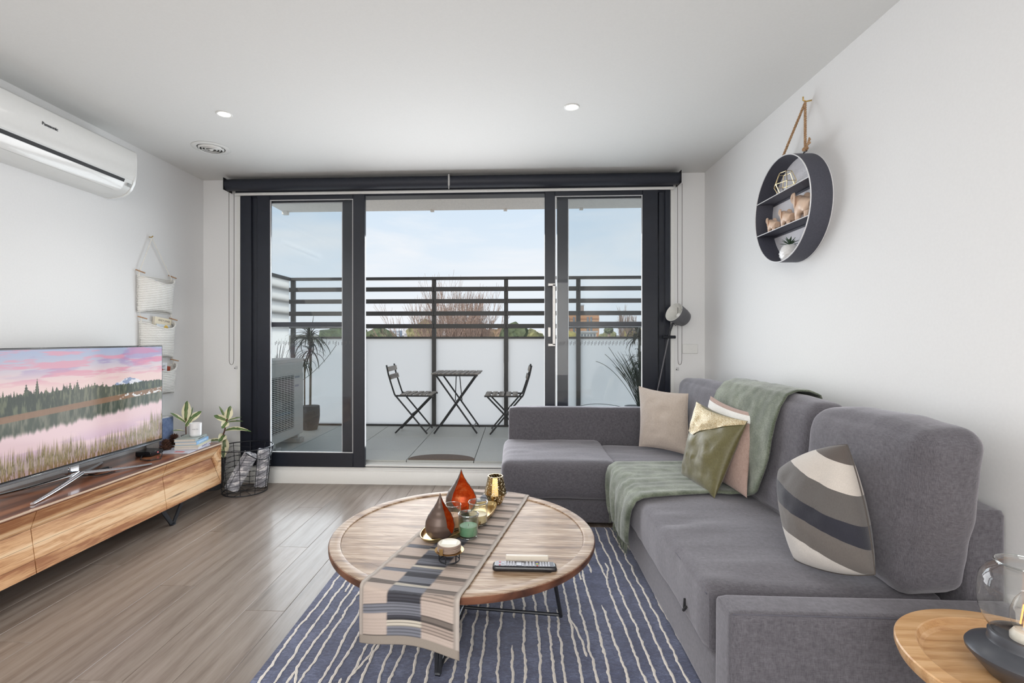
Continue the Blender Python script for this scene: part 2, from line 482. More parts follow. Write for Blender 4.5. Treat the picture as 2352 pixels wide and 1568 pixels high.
def leaf(name, x0, x1, y0, y1, z0, z1, ws, rail_t, rail_b, glassm, midrail=None, marks=False):
    """ws = widths of left and right stile"""
    f = bmesh.new()
    box(f, x0, x0 + ws[0], y0, y1, z0, z1, bev=.003)
    root_o = put(name, f, m_frame, struct=True)
    put('stile', bx(x1 - ws[1], x1, y0, y1, z0, z1, bev=.003), m_frame, root_o)
    put('rail', bx(x0 + ws[0], x1 - ws[1], y0, y1, z1 - rail_t, z1, bev=.003), m_frame, root_o)
    put('rail', bx(x0 + ws[0], x1 - ws[1], y0, y1, z0, z0 + rail_b, bev=.003), m_frame, root_o)
    ym = (y0 + y1) / 2
    g = bx(x0 + ws[0], x1 - ws[1], ym - .003, ym + .003, z0 + rail_b, z1 - rail_t)
    put('pane', g, glassm, root_o)
    bm = bmesh.new(); e = .006
    box(bm, x0 + ws[0], x0 + ws[0] + e, y0 + .003, ym - .003, z0 + rail_b, z1 - rail_t)
    box(bm, x1 - ws[1] - e, x1 - ws[1], y0 + .003, ym - .003, z0 + rail_b, z1 - rail_t)
    box(bm, x0 + ws[0] + e, x1 - ws[1] - e, y0 + .003, ym - .003, z0 + rail_b, z0 + rail_b + e)
    box(bm, x0 + ws[0] + e, x1 - ws[1] - e, y0 + .003, ym - .003, z1 - rail_t - e, z1 - rail_t)
    put('glazing_bead', bm, plain('bead', (.55, .55, .56), .3, .0), root_o)
    if midrail:
        put('mid_rail', bx(x0 + ws[0] - (0 if ws[0] else 0), x1 - ws[1], y0 + .004, y1 - .004, midrail - .022, midrail + .022, bev=.003), m_frame, root_o)
    if marks:
        bm = bmesh.new(); xx = x0 + ws[0] + .04; q = 0
        while xx < x1 - ws[1] - .02:
            dz = .006 if q % 2 else -.004
            if not (q % 5 == 4 and name == 'door_1'):
                box(bm, xx, xx + .0035, ym - .0045, ym - .003, 1.235 + dz - .014, 1.235 + dz + .014)
            xx += .019 if q % 2 else .011; q += 1
        put('safety_mark', bm, plain('mark_grey', (.09, .09, .09), .5), root_o, kind='stuff')
    return root_o
d1 = leaf('door_1', -2.30, -1.335, YI0, YI1, DZ0 + .001, 2.545, (.115, .105), .045, .125, m_glass, marks=True)
d2 = leaf('door_2', .235, 1.195, YI0, YI1, DZ0 + .019, 2.545, (.088, .13), .045, .085, m_glass, marks=True)
w1 = leaf('window_1', -2.298, -1.45, YO0, YO1, DZ0 + .019, 2.52, (.075, .105), .03, .09, glass('screen_glass', (.90, .925, .935), 1.2), midrail=1.40)
w2 = leaf('window_2', .345, 1.208, YO0, YO1, DZ0 + .019, 2.52, (.095, .075), .03, .09, glass('screen_glass'), midrail=1.40)
# D handle and lock on the right-hand leaf
bm = bmesh.new()
box(bm, .298, .322, YI0 - .055, YI0 - .037, 1.22, 1.735, bev=.002)
box(bm, .262, .322, YI0 - .055, YI0 - .040, 1.21, 1.232, bev=.002); box(bm, .262, .322, YI0 - .055, YI0 - .040, 1.722, 1.744, bev=.002)
box(bm, .262, .280, YI0 - .04, YI0 + .001, 1.21, 1.232); box(bm, .262, .280, YI0 - .04, YI0 + .001, 1.722, 1.744)
put('handle', bm, m_steel, d2, label='long brushed steel pull handle')
bm = bx(.262, .286, YI0 - .006, YI0 + .001, 1.29, 1.372, bev=.002)
box(bm, .270, .278, YI0 - .009, YI0 - .006, 1.31, 1.35)
put('lock', bm, m_steel, d2)
# light cotton edge strip that shows beside the right-hand stile
put('trim_6', bx(DX1 - .140, DX1 - .128, YF - .014, YF - .004, DZ0 + .02, 2.50), plain('seal_strip', (.42, .43, .46), .3, .3), struct=True)

# ------------------------------------------------------------ balcony
m_tile = plain('balcony_tile', (.50, .51, .485), .55, nz=.08, var=.05, nscale=120)
m_conc = plain('soffit_concrete', (.90, .85, .79), .9, nz=.3, var=.07, nscale=60)
m_rail = plain('rail_metal', (.048, .046, .044), .45, var=.1, nscale=15)
BF = .18
bfl = put('balcony_floor', bx(-3.0, 3.2, YF + .12, 6.22, -.15, BF - .03), plain('balcony_bed', (.05, .05, .05), .9), struct=True)
tmesh = None
xs = [-2.83 + .61 * k_ for k_ in range(-0, 10)]
ys = [4.425, 4.835, 5.445, 6.055]
for a in range(len(xs) - 1):
    for c in range(3):
        y0_, y1_ = ys[c], ys[c + 1]
        o = put('tile', bx(xs[a] + .003, xs[a + 1] - .003, y0_ + .003, y1_ - .003, BF - .03, BF, bev=.0015), m_tile, bfl)
    put('tile', bx(xs[a] + .003, xs[a + 1] - .003, 6.058, 6.20, BF - .03, BF, bev=.0015), m_tile, bfl)
# slab over the balcony
sof = put('ceiling_balcony', bx(-2.80, 3.2, YF + .12, 5.84, 2.79, 3.05), m_conc, struct=True)
for xx in (-1.0, -.14, .74):
    put('drip_bracket', bx(xx - .02, xx + .02, 5.78, 5.82, 2.765, 2.79), m_conc, sof)
put('drip_bracket', bx(-2.80, -2.74, 5.78, 5.84, 2.755, 2.79), m_conc, sof)

# frosted glass and railing
m_frost, n, l, b = newmat('frosted_glass')
b.inputs['Base Color'].default_value = (.93, .94, .95, 1); n.remove(b)
t1 = n.new('ShaderNodeBsdfTranslucent'); t1.inputs[0].default_value = (1, .985, .96, 1)
t2 = n.new('ShaderNodeBsdfDiffuse'); t2.inputs[0].default_value = (.9, .9, .9, 1)
t3 = n.new('ShaderNodeBsdfGlossy'); t3.inputs['Roughness'].default_value = .25
mx = n.new('ShaderNodeMixShader'); mx.inputs[0].default_value = .04
mx2 = n.new('ShaderNodeMixShader'); mx2.inputs[0].default_value = .03
l.new(t1.outputs[0], mx.inputs[1]); l.new(t2.outputs[0], mx.inputs[2])
l.new(mx.outputs[0], mx2.inputs[1]); l.new(t3.outputs[0], mx2.inputs[2]); l.new(mx2.outputs[0], n['Material Output'].inputs[0])
RY = 6.13
rl = root('balcony_railing', 'dark metal slatted railing with frosted glass panels along the outer edge of the balcony', 'railing', (-.14, RY + .03, BF))
posts = [-2.865, -1.965, -1.065, -.165, .725, 1.625, 2.525]
for i, px_ in enumerate(posts):
    put('post', bx(px_, px_ + .05, RY + .012, RY + .06, BF - .03, 2.005, bev=.002), m_rail, rl)
put('top_rail', bx(-2.90, 2.60, RY - .005, RY + .06, 2.005, 2.04, bev=.003), m_rail, rl)
put('glass_rail', bx(-2.83, 2.56, RY + .006, RY + .045, 1.272, 1.297), m_rail, rl)
put('bottom_rail', bx(-2.83, 2.56, RY + .006, RY + .045, BF, BF + .022), m_rail, rl)
for z0 in (1.862, 1.712, 1.560, 1.402):
    for i in range(len(posts) - 1):
        a = posts[i] + (.027 if i else -.02); c = posts[i + 1] + .023
        put('slat', bx(a, c, RY - .006, RY + .010, z0 - .002, z0 + .052, bev=.002), m_rail, rl)
for i in range(len(posts) - 1):
    put('frosted_panel', bx(posts[i] + .052, posts[i + 1] - .002, RY + .020, RY + .030, BF + .022, 1.272), m_frost, rl)
sr = root('side_screen', 'frosted glass side screen with dark top rail behind the outdoor air conditioner', 'screen', (-2.87, 5.3, BF))
put('top_rail', bx(-2.90, -2.85, YF + .13, RY - .006, 2.0, 2.04, bev=.003), m_rail, sr)
put('frosted_panel', bx(-2.884, -2.872, YF + .14, RY - .01, BF + .01, 2.0), m_frost, sr)
for z0 in (1.862, 1.712, 1.560, 1.402):
    put('slat', bx(-2.91, -2.895, YF + .14, RY - .01, z0, z0 + .05), m_rail, sr)

# ------------------------------------------------------------ world beyond the balcony
m_ground = plain('town_ground', (.52, .50, .46), .95, var=.3, nscale=.2)
GZ = -8.0
bm = bmesh.new()
vs = [bm.verts.new(p) for p in ((-500, 9, GZ), (500, 9, GZ), (500, 900, GZ), (-500, 900, GZ))]; bm.faces.new(vs)
put('ground', bm, m_ground, struct=True)
# bare winter tree
m_bark = plain('bare_bark', (.27, .195, .16), .9, var=.35, nscale=8)
def seg3(bm, a, c, r0, r1):
    d = (c - a).normalized(); x_ = d.cross(V((.3, .2, 1))).normalized(); y_ = d.cross(x_)
    A_ = [bm.verts.new(a + (x_ * math.cos(t) + y_ * math.sin(t)) * r0) for t in (0, 2.1, 4.2)]
    C_ = [bm.verts.new(c + (x_ * math.cos(t) + y_ * math.sin(t)) * r1) for t in (0, 2.1, 4.2)]
    for q in range(3): bm.faces.new((A_[q], A_[(q + 1) % 3], C_[(q + 1) % 3], C_[q]))
def grow(bm, p, d, L, r, dep, rnd, spread=.5, upb=.35):
    steps = 3
    for s in range(steps):
        d2 = (d + V((rnd.uniform(-1, 1), rnd.uniform(-1, 1), rnd.uniform(-.4, 1))) * .13 + V((0, 0, upb * .12))).normalized()
        q = p + d2 * L / steps
        seg3(bm, p, q, r * (1 - .25 * s / steps), r * (1 - .25 * (s + 1) / steps)); p, d = q, d2
        if dep > 0 and s > 0:
            dd = (d + V((rnd.uniform(-1, 1), rnd.uniform(-1, 1), rnd.uniform(-.2, .6))) * spread).normalized()
            grow(bm, p, dd, L * rnd.uniform(.55, .8), r * .58, dep - 1, rnd, spread, upb)
    if dep > 0:
        for _ in range(2):
            dd = (d + V((rnd.uniform(-1, 1), rnd.uniform(-1, 1), rnd.uniform(-.2, .5))) * spread).normalized()
            grow(bm, p, dd, L * rnd.uniform(.6, .85), r * .62, dep - 1, rnd, spread, upb)
rnd = random.Random(5)
tr = root('bare_tree', 'wide leafless winter tree seen through the middle of the railing', 'tree', (-2.55, 24, GZ))
bm = bmesh.new(); tube(bm, [(-2.55, 24, GZ), (-2.5, 24, GZ + 2), (-2.55, 24, GZ + 4.5)], [.26, .2, .17], 8)
put('trunk', bm, m_bark, tr)
bm = bmesh.new()
for q in range(11):
    a = rnd.uniform(0, 2 * PI); s_ = .15 + .80 * (q / 10)
    d0 = V((math.cos(a) * s_ * .62, math.sin(a) * s_ * .5, 1)).normalized()
    grow(bm, V((-2.55, 24, GZ + 3.2 + rnd.uniform(0, 1.1))), d0, rnd.uniform(2.35, 2.9), .050, 4, rnd, .42, .5)
put('branches', bm, m_bark, tr, smooth=0, kind='stuff')
# leafy trees along the horizon
def crown_bm(c, r, h, rnd, sub=3):
    bm = bmesh.new()
    bmesh.ops.create_icosphere(bm, subdivisions=sub, radius=1)
    for v in bm.verts:
        p = v.co.copy(); k_ = 1 + .34 * noise.noise(p * 2.1 + V((c[0], 0, 0))) + .22 * noise.noise(p * 5.5 + V((0, c[0], 0)))
        v.co = V((p.x * r * k_ + c[0], p.y * r * k_ + c[1], p.z * h * k_ + c[2]))
    return bm
greens = [plain('leaf_olive', (.17, .17, .08), .9, var=.5, nscale=1.5), plain('leaf_dark', (.08, .10, .055), .9, var=.5, nscale=1.5),
          plain('leaf_brown', (.20, .14, .09), .9, var=.45, nscale=1.5), plain('leaf_yellow', (.28, .24, .07), .9, var=.4, nscale=1.5)]
# (x pixel-free world x at distance y, y, crown radius, top height, tone, label)
TREES = [
 (-17.8, 95, 3.2, 4.2, 0, 'low olive tree far away left of the bare tree'),
 (-23.5, 84, 3.0, 2.6, 1, 'small dark green tree behind the left end of the railing'),
 (-28.5, 102, 4.0, 2.6, 2, 'brownish tree on the skyline beside the leftmost railing post'),
 (-31.5, 90, 4.2, 3.6, 1, 'dark green tree seen through the left-hand glass door'),
 (-8.5, 88, 4.2, 3.4, 2, 'reddish brown tree on the skyline behind the bare tree'),
 (-2.5, 102, 4.5, 3.6, 2, 'russet tree low behind the bare tree, right of centre'),
 (-.4, 70, 2.1, 3.1, 1, 'round dark tree just right of the bare tree'),
 (2.0, 84, 2.6, 2.3, 0, 'pale olive shrub-like tree below the round dark tree'),
 (12.3, 116, 2.0, 2.6, 3, 'yellowish tree at the left foot of the brick tower'),
 (21.0, 116, 1.9, 2.7, 0, 'rounded olive tree at the right foot of the brick tower'),
 (18.9, 104, .9, 3.6, 1, 'narrow dark conifer right of the brick tower'),
 (24.5, 104, 3.0, 3.0, 3, 'broad yellow green tree behind the grassy balcony plant'),
 (33.5, 118, 4.2, 3.4, 0, 'olive tree at the right end of the skyline'),
]
for (x_, y_, r_, top, tone, lab) in TREES:
    t_ = root('leafy_tree', lab, 'tree', (x_, y_, GZ), 'trees on the skyline')
    put('crown', crown_bm((x_, y_, top - r_ * .75), r_, r_ * .85, rnd), greens[tone], t_)
    put('trunk', tb([(x_, y_, GZ), (x_ + .1, y_, top - r_)], .3, 6), m_bark, t_)
for (x_, y_, top, lab) in ((20.2, 96, 5.6, 'tall thin leafless tree right of the brick tower'), (22.4, 99, 4.9, 'shorter leafless tree beside the tall thin one')):
    t_ = root('bare_poplar', lab, 'tree', (x_, y_, GZ), 'bare poplars')
    bm = bmesh.new(); tube(bm, [(x_, y_, GZ), (x_, y_, -2)], .2, 6); put('trunk', bm, m_bark, t_)
    bm = bmesh.new()
    for q in range(5):
        grow(bm, V((x_, y_, -3 + q * .4)), V((rnd.uniform(-.2, .2), rnd.uniform(-.2, .2), 1)).normalized(), (top + 3) * .36, .09, 3, rnd, .22, .8)
    put('branches', bm, m_bark, t_, smooth=0, kind='stuff')
# buildings
m_brick = plain('orange_brick', (.34, .18, .09), .9, var=.15, nscale=.8)
m_bwhite = plain('pale_render', (.62, .62, .60), .8, var=.05, nscale=2)
m_bwin = plain('far_window', (.10, .12, .14), .2)
m_roofg = plain('grey_roof', (.30, .32, .34), .6)
bt = root('brick_tower', 'orange brick apartment tower far beyond the right-hand glass door', 'building', (18.6, 150, GZ))
put('wall', bx(13.5, 23.8, 146, 158, GZ, 8.2), m_brick, bt)
put('upper_block', bx(13.5, 18.6, 147, 157, 8.2, 8.9), m_brick, bt)
for px_ in (14.6, 16.2, 20.2, 21.2):
    put('window_strip', bx(px_, px_ + .55, 145.7, 146, -2, 7.4), m_bwin, bt)
for q in range(4):
    put('sill_band', bx(13.5, 23.8, 145.8, 146, -1 + q * 2.6, -.7 + q * 2.6), plain('brick_band', (.30, .13, .06), .9), bt)
ch = root('chimney_stack', 'slim brick chimney rising behind the brick tower', 'chimney', (22.0, 170, GZ))
put('stack', bx(21.5, 22.5, 169.4, 170.6, GZ, 12.2), plain('stack_brick', (.22, .18, .16), .9), ch)
put('cap', bx(21.4, 22.6, 169.3, 170.7, 12.2, 12.6), m_roofg, ch)
lb = root('low_office', 'low grey and white flat-roofed building in front of the brick tower', 'building', (17.0, 122, GZ))
put('wall', bx(15.0, 18.9, 120, 128, GZ, 2.6), m_bwhite, lb)
put('roof', bx(14.8, 19.2, 119.5, 128.4, 2.6, 2.95), m_roofg, lb)
for q in range(5):
    put('window', bx(15.2 + q * .74, 15.75 + q * .74, 119.9, 120, 1.7, 2.2), m_bwin, lb)
    put('window', bx(15.2 + q * .74, 15.75 + q * .74, 119.9, 120, .7, 1.2), m_bwin, lb)
wh = root('gabled_house', 'small white gabled house on the skyline left of the door handle', 'house', (4.3, 105, GZ))
put('wall', bx(3.3, 5.3, 104, 110, GZ, 2.0), m_bwhite, wh)
bm = bmesh.new(); prism(bm, [(3.1, 2.0), (5.5, 2.0), (4.9, 2.8), (3.7, 2.8)], 103.8, 110, 'Y'); put('roof', bm, m_bwhite, wh)
put('window', bx(3.8, 4.8, 103.9, 104, 1.2, 1.7), m_bwin, wh)
for (x_, w_, h_, lab) in ((-100, 8, 7.5, 'tiny far office block at the left of the skyline'), (-75, 13, 8.6, 'wider far office block near the olive tree'), (-88, 8, 5.2, 'low far hall between the two office blocks')):
    f_ = root('distant_block', lab, 'building', (x_, 400, GZ), 'blocks on the far skyline')
    put('wall', bx(x_ - w_ / 2, x_ + w_ / 2, 400, 410, GZ, h_), plain('far_grey', (.42, .46, .52), .9), f_)
    for q in range(3):
        put('window_strip', bx(x_ - w_ / 2 + .6, x_ + w_ / 2 - .6, 399.8, 400, h_ - 1.5 - q * 2, h_ - .8 - q * 2), plain('far_win', (.2, .24, .3), .6), f_)
fr = root('distant_ridge', 'hazy wooded ridge along the whole skyline', 'hill', (0, 420, GZ))
bm = bmesh.new(); pts_ = []
for q in range(121):
    xx = -420 + q * 7; pts_.append((xx, 3.4 + 1.6 * noise.noise(V((q * .35, 0, 0))) + 1.0 * noise.noise(V((q * 1.3, 5, 0)))))
prism(bm, [(-420, GZ)] + pts_ + [(420, GZ)], 425, 470, 'Y')
put('wooded_slope', bm, plain('haze_green', (.22, .22, .20), .95, var=.2, nscale=.3), fr, smooth=0)
# ------------------------------------------------------------ sofa
def Sc(r, g, b, k=1.0):
    return tuple(x * k for x in srgb(r, g, b))
m_sofa = linen('sofa_linen', Sc(76, 74, 79), Sc(106, 103, 109), 700, .3, .42)
m_sofa_f = linen('sofa_linen_creased', Sc(76, 74, 79), Sc(106, 103, 109), 700, .2, .42, folds=.35)
m_piping = plain('sofa_piping', Sc(88, 87, 96), .9)
sofa = root('corner_sofa', 'large grey fabric corner sofa along the right wall with chaise below the window', 'sofa', (1.0, 2.9, 0))
# chaise part
put('chaise_base', softbox((.335, 3.795, .096), (.80, .79, .156), .02, .0, .002, 1, 12), m_sofa, sofa)
put('chaise_seat', softbox((.286, 3.768, .312), (.785, .79, .262), .055, .010, .007, 2, 26, (4, 7, 3)), m_sofa_f, sofa)
bm = softbox((.72, 4.150, .364), (1.58, .115, .692), .028, .002, .003, 3, 22)
put('chaise_back', bm, m_sofa, sofa)
# long seat: storage base, seat cushion, front seam
put('storage_base', softbox((1.03, 2.87, .117), (.73, 2.36, .198), .02, .0, .003, 4, 20), m_sofa, sofa)
bm = softbox((1.035, 2.885, .312), (.775, 2.32, .222), .03, .012, .008, 5, 40, (2.2, 9, 3))
for v in bm.verts:     # gathered creases running across the seat from its front edge
    x, y, z = v.co
    if z > .36:
        f = math.exp(-((x - .80) / .24) ** 2)
        v.co.z += .011 * f * math.sin(y * 40 + 4 * noise.noise(V((x * 3, y * 2, 0)))) * max(0, noise.noise(V((1, y * 3.2, 0))) + .45)
put('seat_cushion', bm, m_sofa_f, sofa)
put('seam', tb([(.652, 1.745, .398), (.650, 2.3, .400), (.652, 2.9, .402), (.650, 3.38, .400)], .0025, 6), m_piping, sofa)
bm = bmesh.new()
bar(bm, (.643, 1.93, .285), (.642, 1.935, .245), .016, .004, (0, 1, 0)); tube(bm, [(.640, 1.915, .262), (.634, 1.93, .240), (.640, 1.95, .232)], .005, 6)
put('pull_tab', bm, plain('strap_black', (.02, .02, .022), .8), sofa, label='small black pull strap on the storage front')
# block at the near end and back frame along the wall
bm = softbox((1.115, 1.612, .228), (.93, .128, .424), .022, .002, .002, 6, 26, (3, 3, 3))
put('end_block', bm, m_sofa, sofa)
put('seam', tb([(.66, 1.556, .432), (.9, 1.5545, .434), (1.3, 1.5545, .434), (1.56, 1.556, .432)], .0022, 6), m_piping, sofa)
put('back_frame', softbox((1.517, 2.885, .40), (.136, 2.41, .66), .03, .002, .003, 7, 24), m_sofa, sofa)
# loose back cushions
def back_cushion(y0, y1, lab, seed, x0=1.16, x1=1.445, z0=.425, z1=.985, tilt=6, shear=0):
    c = ((x0 + x1) / 2, (y0 + y1) / 2, (z0 + z1) / 2)
    M = Matrix.Rotation(R(tilt), 4, 'Y')
    if shear: M = Matrix(((1, 0, 0, 0), (0, 1, shear, 0), (0, 0, 1, 0), (0, 0, 0, 1))) @ M
    o = root('back_cushion', lab, 'cushion', (c[0], c[1], z0), 'sofa back cushions')
    put('cushion_cover', softbox(c, (x1 - x0, y1 - y0, z1 - z0), .058, .028, .009, seed, 30, (5, 5, 7), M), m_sofa_f, o)
    hx, hy, hz = (x1 - x0) / 2, (y1 - y0) / 2, (z1 - z0) / 2
    for s in (-1, 1):
        pts = [V(c) + M @ V((-.01 + .0 * s, s * (hy + .004 - .075 * 0), t)) for t in (-hz + .09, -hz / 3, hz / 3, hz - .09)]
        bm = tb(pts, .0028, 6)
        put('piping', bm, m_piping, o)
    return o
back_cushion(1.62, 2.215, 'plump grey back cushion at the near end of the sofa, behind the striped pillow', 11, x0=1.235, x1=1.45, z0=.435, z1=.99, tilt=-1.5, shear=-.20)
back_cushion(2.225, 3.115, 'grey back cushion in the middle, with the green throw laid over it', 12, x0=1.26, x1=1.45, z1=.985)
back_cushion(3.135, 4.05, 'grey back cushion in the far corner by the white wall', 13, x0=1.26, x1=1.45, z1=.955)

# ------------------------------------------------------------ green throw over the middle cushion, seat and front edge
m_throw, n, l, b = newmat('green_wool')
f1 = noi(n, l, coords(n, l, (900, 60, 900)), 1, 2, .7); f2 = noi(n, l, coords(n, l, (60, 900, 200)), 1, 2, .7)
f3 = noi(n, l, coords(n, l), 9, 3, .6)
ff = mth(n, l, 'MULTIPLY', mth(n, l, 'ADD', mth(n, l, 'ADD', f1, f2), f3), 1 / 3)
l.new(ramp(n, l, ff, [(.38, Sc(58, 66, 54)), (.5, Sc(96, 104, 88)), (.64, Sc(156, 162, 146))]), b.inputs['Base Color'])
b.inputs['Roughness'].default_value = .95; b.inputs['Sheen Weight'].default_value = .5; b.inputs['Specular IOR Level'].default_value = .1
bump(n, l, b, ff, .5, .003)
path = [(.618, .165), (.612, .22), (.612, .30), (.614, .37), (.628, .418), (.662, .438), (.72, .440), (.80, .441), (.90, .442), (1.02, .443), (1.13, .447),
        (1.185, .466), (1.200, .52), (1.205, .60), (1.212, .69), (1.225, .79), (1.240, .87), (1.262, .945), (1.305, 1.000), (1.36, 1.018), (1.42, 1.016), (1.47, .995), (1.495, .93)]
def lerp_path(P, t):
    t = max(0, min(1, t)) * (len(P) - 1); i = min(int(t), len(P) - 2); f = t - i
    return V(P[i]).lerp(V(P[i + 1]), f)
bm = bmesh.new(); NU, NV = 110, 46
def edge_y(t):       # near and far edge of the throw along its length (t=0 fringe, 1 behind the cushion)
    near = [(0, 2.74), (.17, 2.63), (.24, 2.63), (.42, 2.71), (.48, 2.66), (.53, 2.54), (.64, 2.45), (.77, 2.44), (.85, 2.47), (1, 2.50)]
    far = [(0, 3.20), (.17, 3.36), (.24, 3.375), (.45, 3.37), (.56, 3.30), (.75, 3.20), (.85, 3.18), (1, 3.16)]
    def at(T):
        for (a, x), (c, y) in zip(T, T[1:]):
            if t <= c: return x + (y - x) * (t - a) / (c - a)
        return T[-1][1]
    return at(near), at(far)
grid = []
for i in range(NU + 1):
    t = i / NU; p = lerp_path(path, t); q = lerp_path(path, min(1, t + .01)) - lerp_path(path, max(0, t - .01))
    nrm = V((-q.y, 0, q.x)).normalized(); y0, y1 = edge_y(t); row = []
    for j in range(NV + 1):
        s = j / NV; y = y0 + (y1 - y0) * s
        flat = max(0, min(1, (.62 - t) / .1))
        hang = max(0, min(1, (.2 - t) / .1))
        w = .5 + .5 * noise.noise(V((t * 5, s * 4, 3)))
        w2 = abs(noise.noise(V((t * 3 + s * 2, s * 9, 8))))
        off = .005 + flat * (.010 * w + .012 * w2) + hang * .018 * (.6 + .6 * math.sin(s * 21 + 4 * noise.noise(V((s * 3, t, 1)))))
        off += .004 * noise.noise(V((t * 20, s * 12, 0)))
        dz = 0
        if t < .02: dz = -.03 * noise.noise(V((0, s * 5, 0)))
        if j in (0, NV): off = max(off * .5, .003)
        row.append(bm.verts.new((p.x + nrm.x * off, y, p.y + nrm.z * off + dz)))
    grid.append(row)
for i in range(NU):
    for j in range(NV): bm.faces.new((grid[i][j], grid[i + 1][j], grid[i + 1][j + 1], grid[i][j + 1]))
low = [grid[0][j].co.copy() for j in range(NV + 1)]
thr = root('throw_blanket', 'sage green wool throw with a fringe, draped over the cushion and seat', 'blanket', (1.0, 2.95, .44))
o = put('blanket_cloth', bm, m_throw, thr)
md = o.modifiers.new('thick', 'SOLIDIFY'); md.thickness = .007; md.offset = 1
bm = bmesh.new(); rnd = random.Random(3)
for j in range(NV * 3):
    s = j / (NV * 3 - 1) * NV; i0 = min(int(s), NV - 1); p = low[i0].lerp(low[i0 + 1], s - i0)
    L_ = rnd.uniform(.035, .07); pts = [p, p + V((rnd.uniform(-.004, .006), rnd.uniform(-.006, .006), -L_ * .5)), p + V((rnd.uniform(-.006, .008), rnd.uniform(-.012, .012), -L_))]
    tube(bm, pts, [.0022, .0018, .0012], 4)
put('fringe', bm, m_throw, thr, kind='stuff')

# ------------------------------------------------------------ scatter pillows
def mkpillow(name, lab, corners, T, mat, seed, grp=None, pipe=None, wr=.004, pinch=.07, n=26, expo=.5, sag=0.):
    bm, edge, pt = pillow(*corners, T, n, pinch, wr, seed, expo, sag)
    c = sum((V(x) for x in corners), V()) / 4; zmin = min(x[2] for x in corners)
    o = root(name, lab, 'pillow', (c.x, c.y, zmin), grp)
    body = put('cover', bm, mat, o)
    if pipe: put('piping', tb(edge, .004, 6, True), pipe, o)
    return o, pt, body
m_beige = linen('beige_satin', Sc(176, 162, 150), Sc(200, 187, 176), 700, .15, .4, folds=.18)
mkpillow('scatter_pillow', 'square beige pillow with piped edge leaning in the far corner of the chaise',
         [(.935, 3.86, .452), (1.215, 3.55, .452), (1.235, 3.66, .875), (.965, 3.99, .895)], .13, m_beige, 2, 'scatter pillows', plain('beige_piping', Sc(190, 176, 164), .7), wr=.008)
m_pink = linen('dusty_pink_cotton', Sc(158, 132, 122), Sc(182, 158, 147), 700, .15, .3, folds=.1)
p_, pt_, _b = mkpillow('scatter_pillow', 'dusty pink pillow with a white stripe, squeezed behind the olive one',
         [(1.09, 3.12, .465), (1.155, 2.56, .475), (1.245, 2.66, .885), (1.185, 3.11, .925)], .085, m_pink, 3, 'scatter pillows')
def skin_patch(pt, u0, u1, v0f, v1f, off, nu=24, nv=10, s=1):
    bm = bmesh.new(); g = []
    for i in range(nu + 1):
        u = u0 + (u1 - u0) * i / nu; r_ = []
        for j in range(nv + 1):
            a, c = v0f(u), v1f(u); v = a + (c - a) * j / nv
            p = pt(u, v, s); p0 = pt(u, v, 0); d = (p - p0)
            r_.append(bm.verts.new(p + (d.normalized() if d.length > 1e-5 else V((-1, 0, 0))) * off))
        g.append(r_)
    for i in range(nu):
        for j in range(nv): bm.faces.new((g[i][j], g[i + 1][j], g[i + 1][j + 1], g[i][j + 1]))
    return bm
# which side of a pillow faces the room
def face_sign(corners):
    A, B, C, D = map(V, corners); N = (B - A).cross(D - A); return 1 if N.x < 0 or (abs(N.x) < .2 and N.y < 0) else -1
pc = [(1.09, 3.12, .465), (1.155, 2.56, .475), (1.245, 2.66, .885), (1.185, 3.11, .925)]
put('white_band', skin_patch(pt_, .02, .98, lambda u: .86, lambda u: .955, .003, s=face_sign(pc)), linen('white_cotton', Sc(215, 213, 208), Sc(232, 230, 226), 600, .1), p_)
m_olive = linen('olive_satin', Sc(84, 79, 44), Sc(112, 106, 66), 900, .16, .3, folds=.5)
m_olive.node_tree.nodes['Principled BSDF'].inputs['Roughness'].default_value = .42
m_olive.node_tree.nodes['Principled BSDF'].inputs['Specular IOR Level'].default_value = .5
oc = [(.99, 3.06, .45), (1.035, 2.665, .435), (1.205, 2.66, .845), (1.085, 3.06, .895)]
p_, pt_, _b = mkpillow('scatter_pillow', 'olive green satin pillow with a gold brocade flap, on the green throw',
         oc, .135, m_olive, 4, 'scatter pillows', wr=.010)
m_broc, n, l, b = newmat('gold_brocade')
wv = n.new('ShaderNodeTexNoise'); wv.inputs['Scale'].default_value = 26; wv.inputs['Detail'].default_value = 1; wv.inputs['Distortion'].default_value = 3.5
l.new(coords(n, l), wv.inputs['Vector'])
g_ = mth(n, l, 'FRACT', mth(n, l, 'MULTIPLY', wv.outputs['Fac'], 7))
l.new(ramp(n, l, g_, [(.15, Sc(150, 118, 62)), (.35, Sc(206, 192, 158)), (.8, Sc(222, 212, 184)), (.95, Sc(160, 128, 74))]), b.inputs['Base Color'])
b.inputs['Roughness'].default_value = .38; b.inputs['Metallic'].default_value = .25; bump(n, l, b, g_, .25, .002)
# flap drawn over the top of the pillow: from the top edge down to a slanting pointed hem
s_ = face_sign(oc)
put('flap', skin_patch(pt_, .0, 1.0, lambda u: .61 + max(0, (u - .3) / .7) ** .8 * .34, lambda u: 1.0, .005, 30, 12, s_), m_broc, p_, label='gold brocade flap folded over the top edge')
put('flap_back', skin_patch(pt_, .0, 1.0, lambda u: .72, lambda u: 1.0, .004, 24, 8, -s_), m_broc, p_)
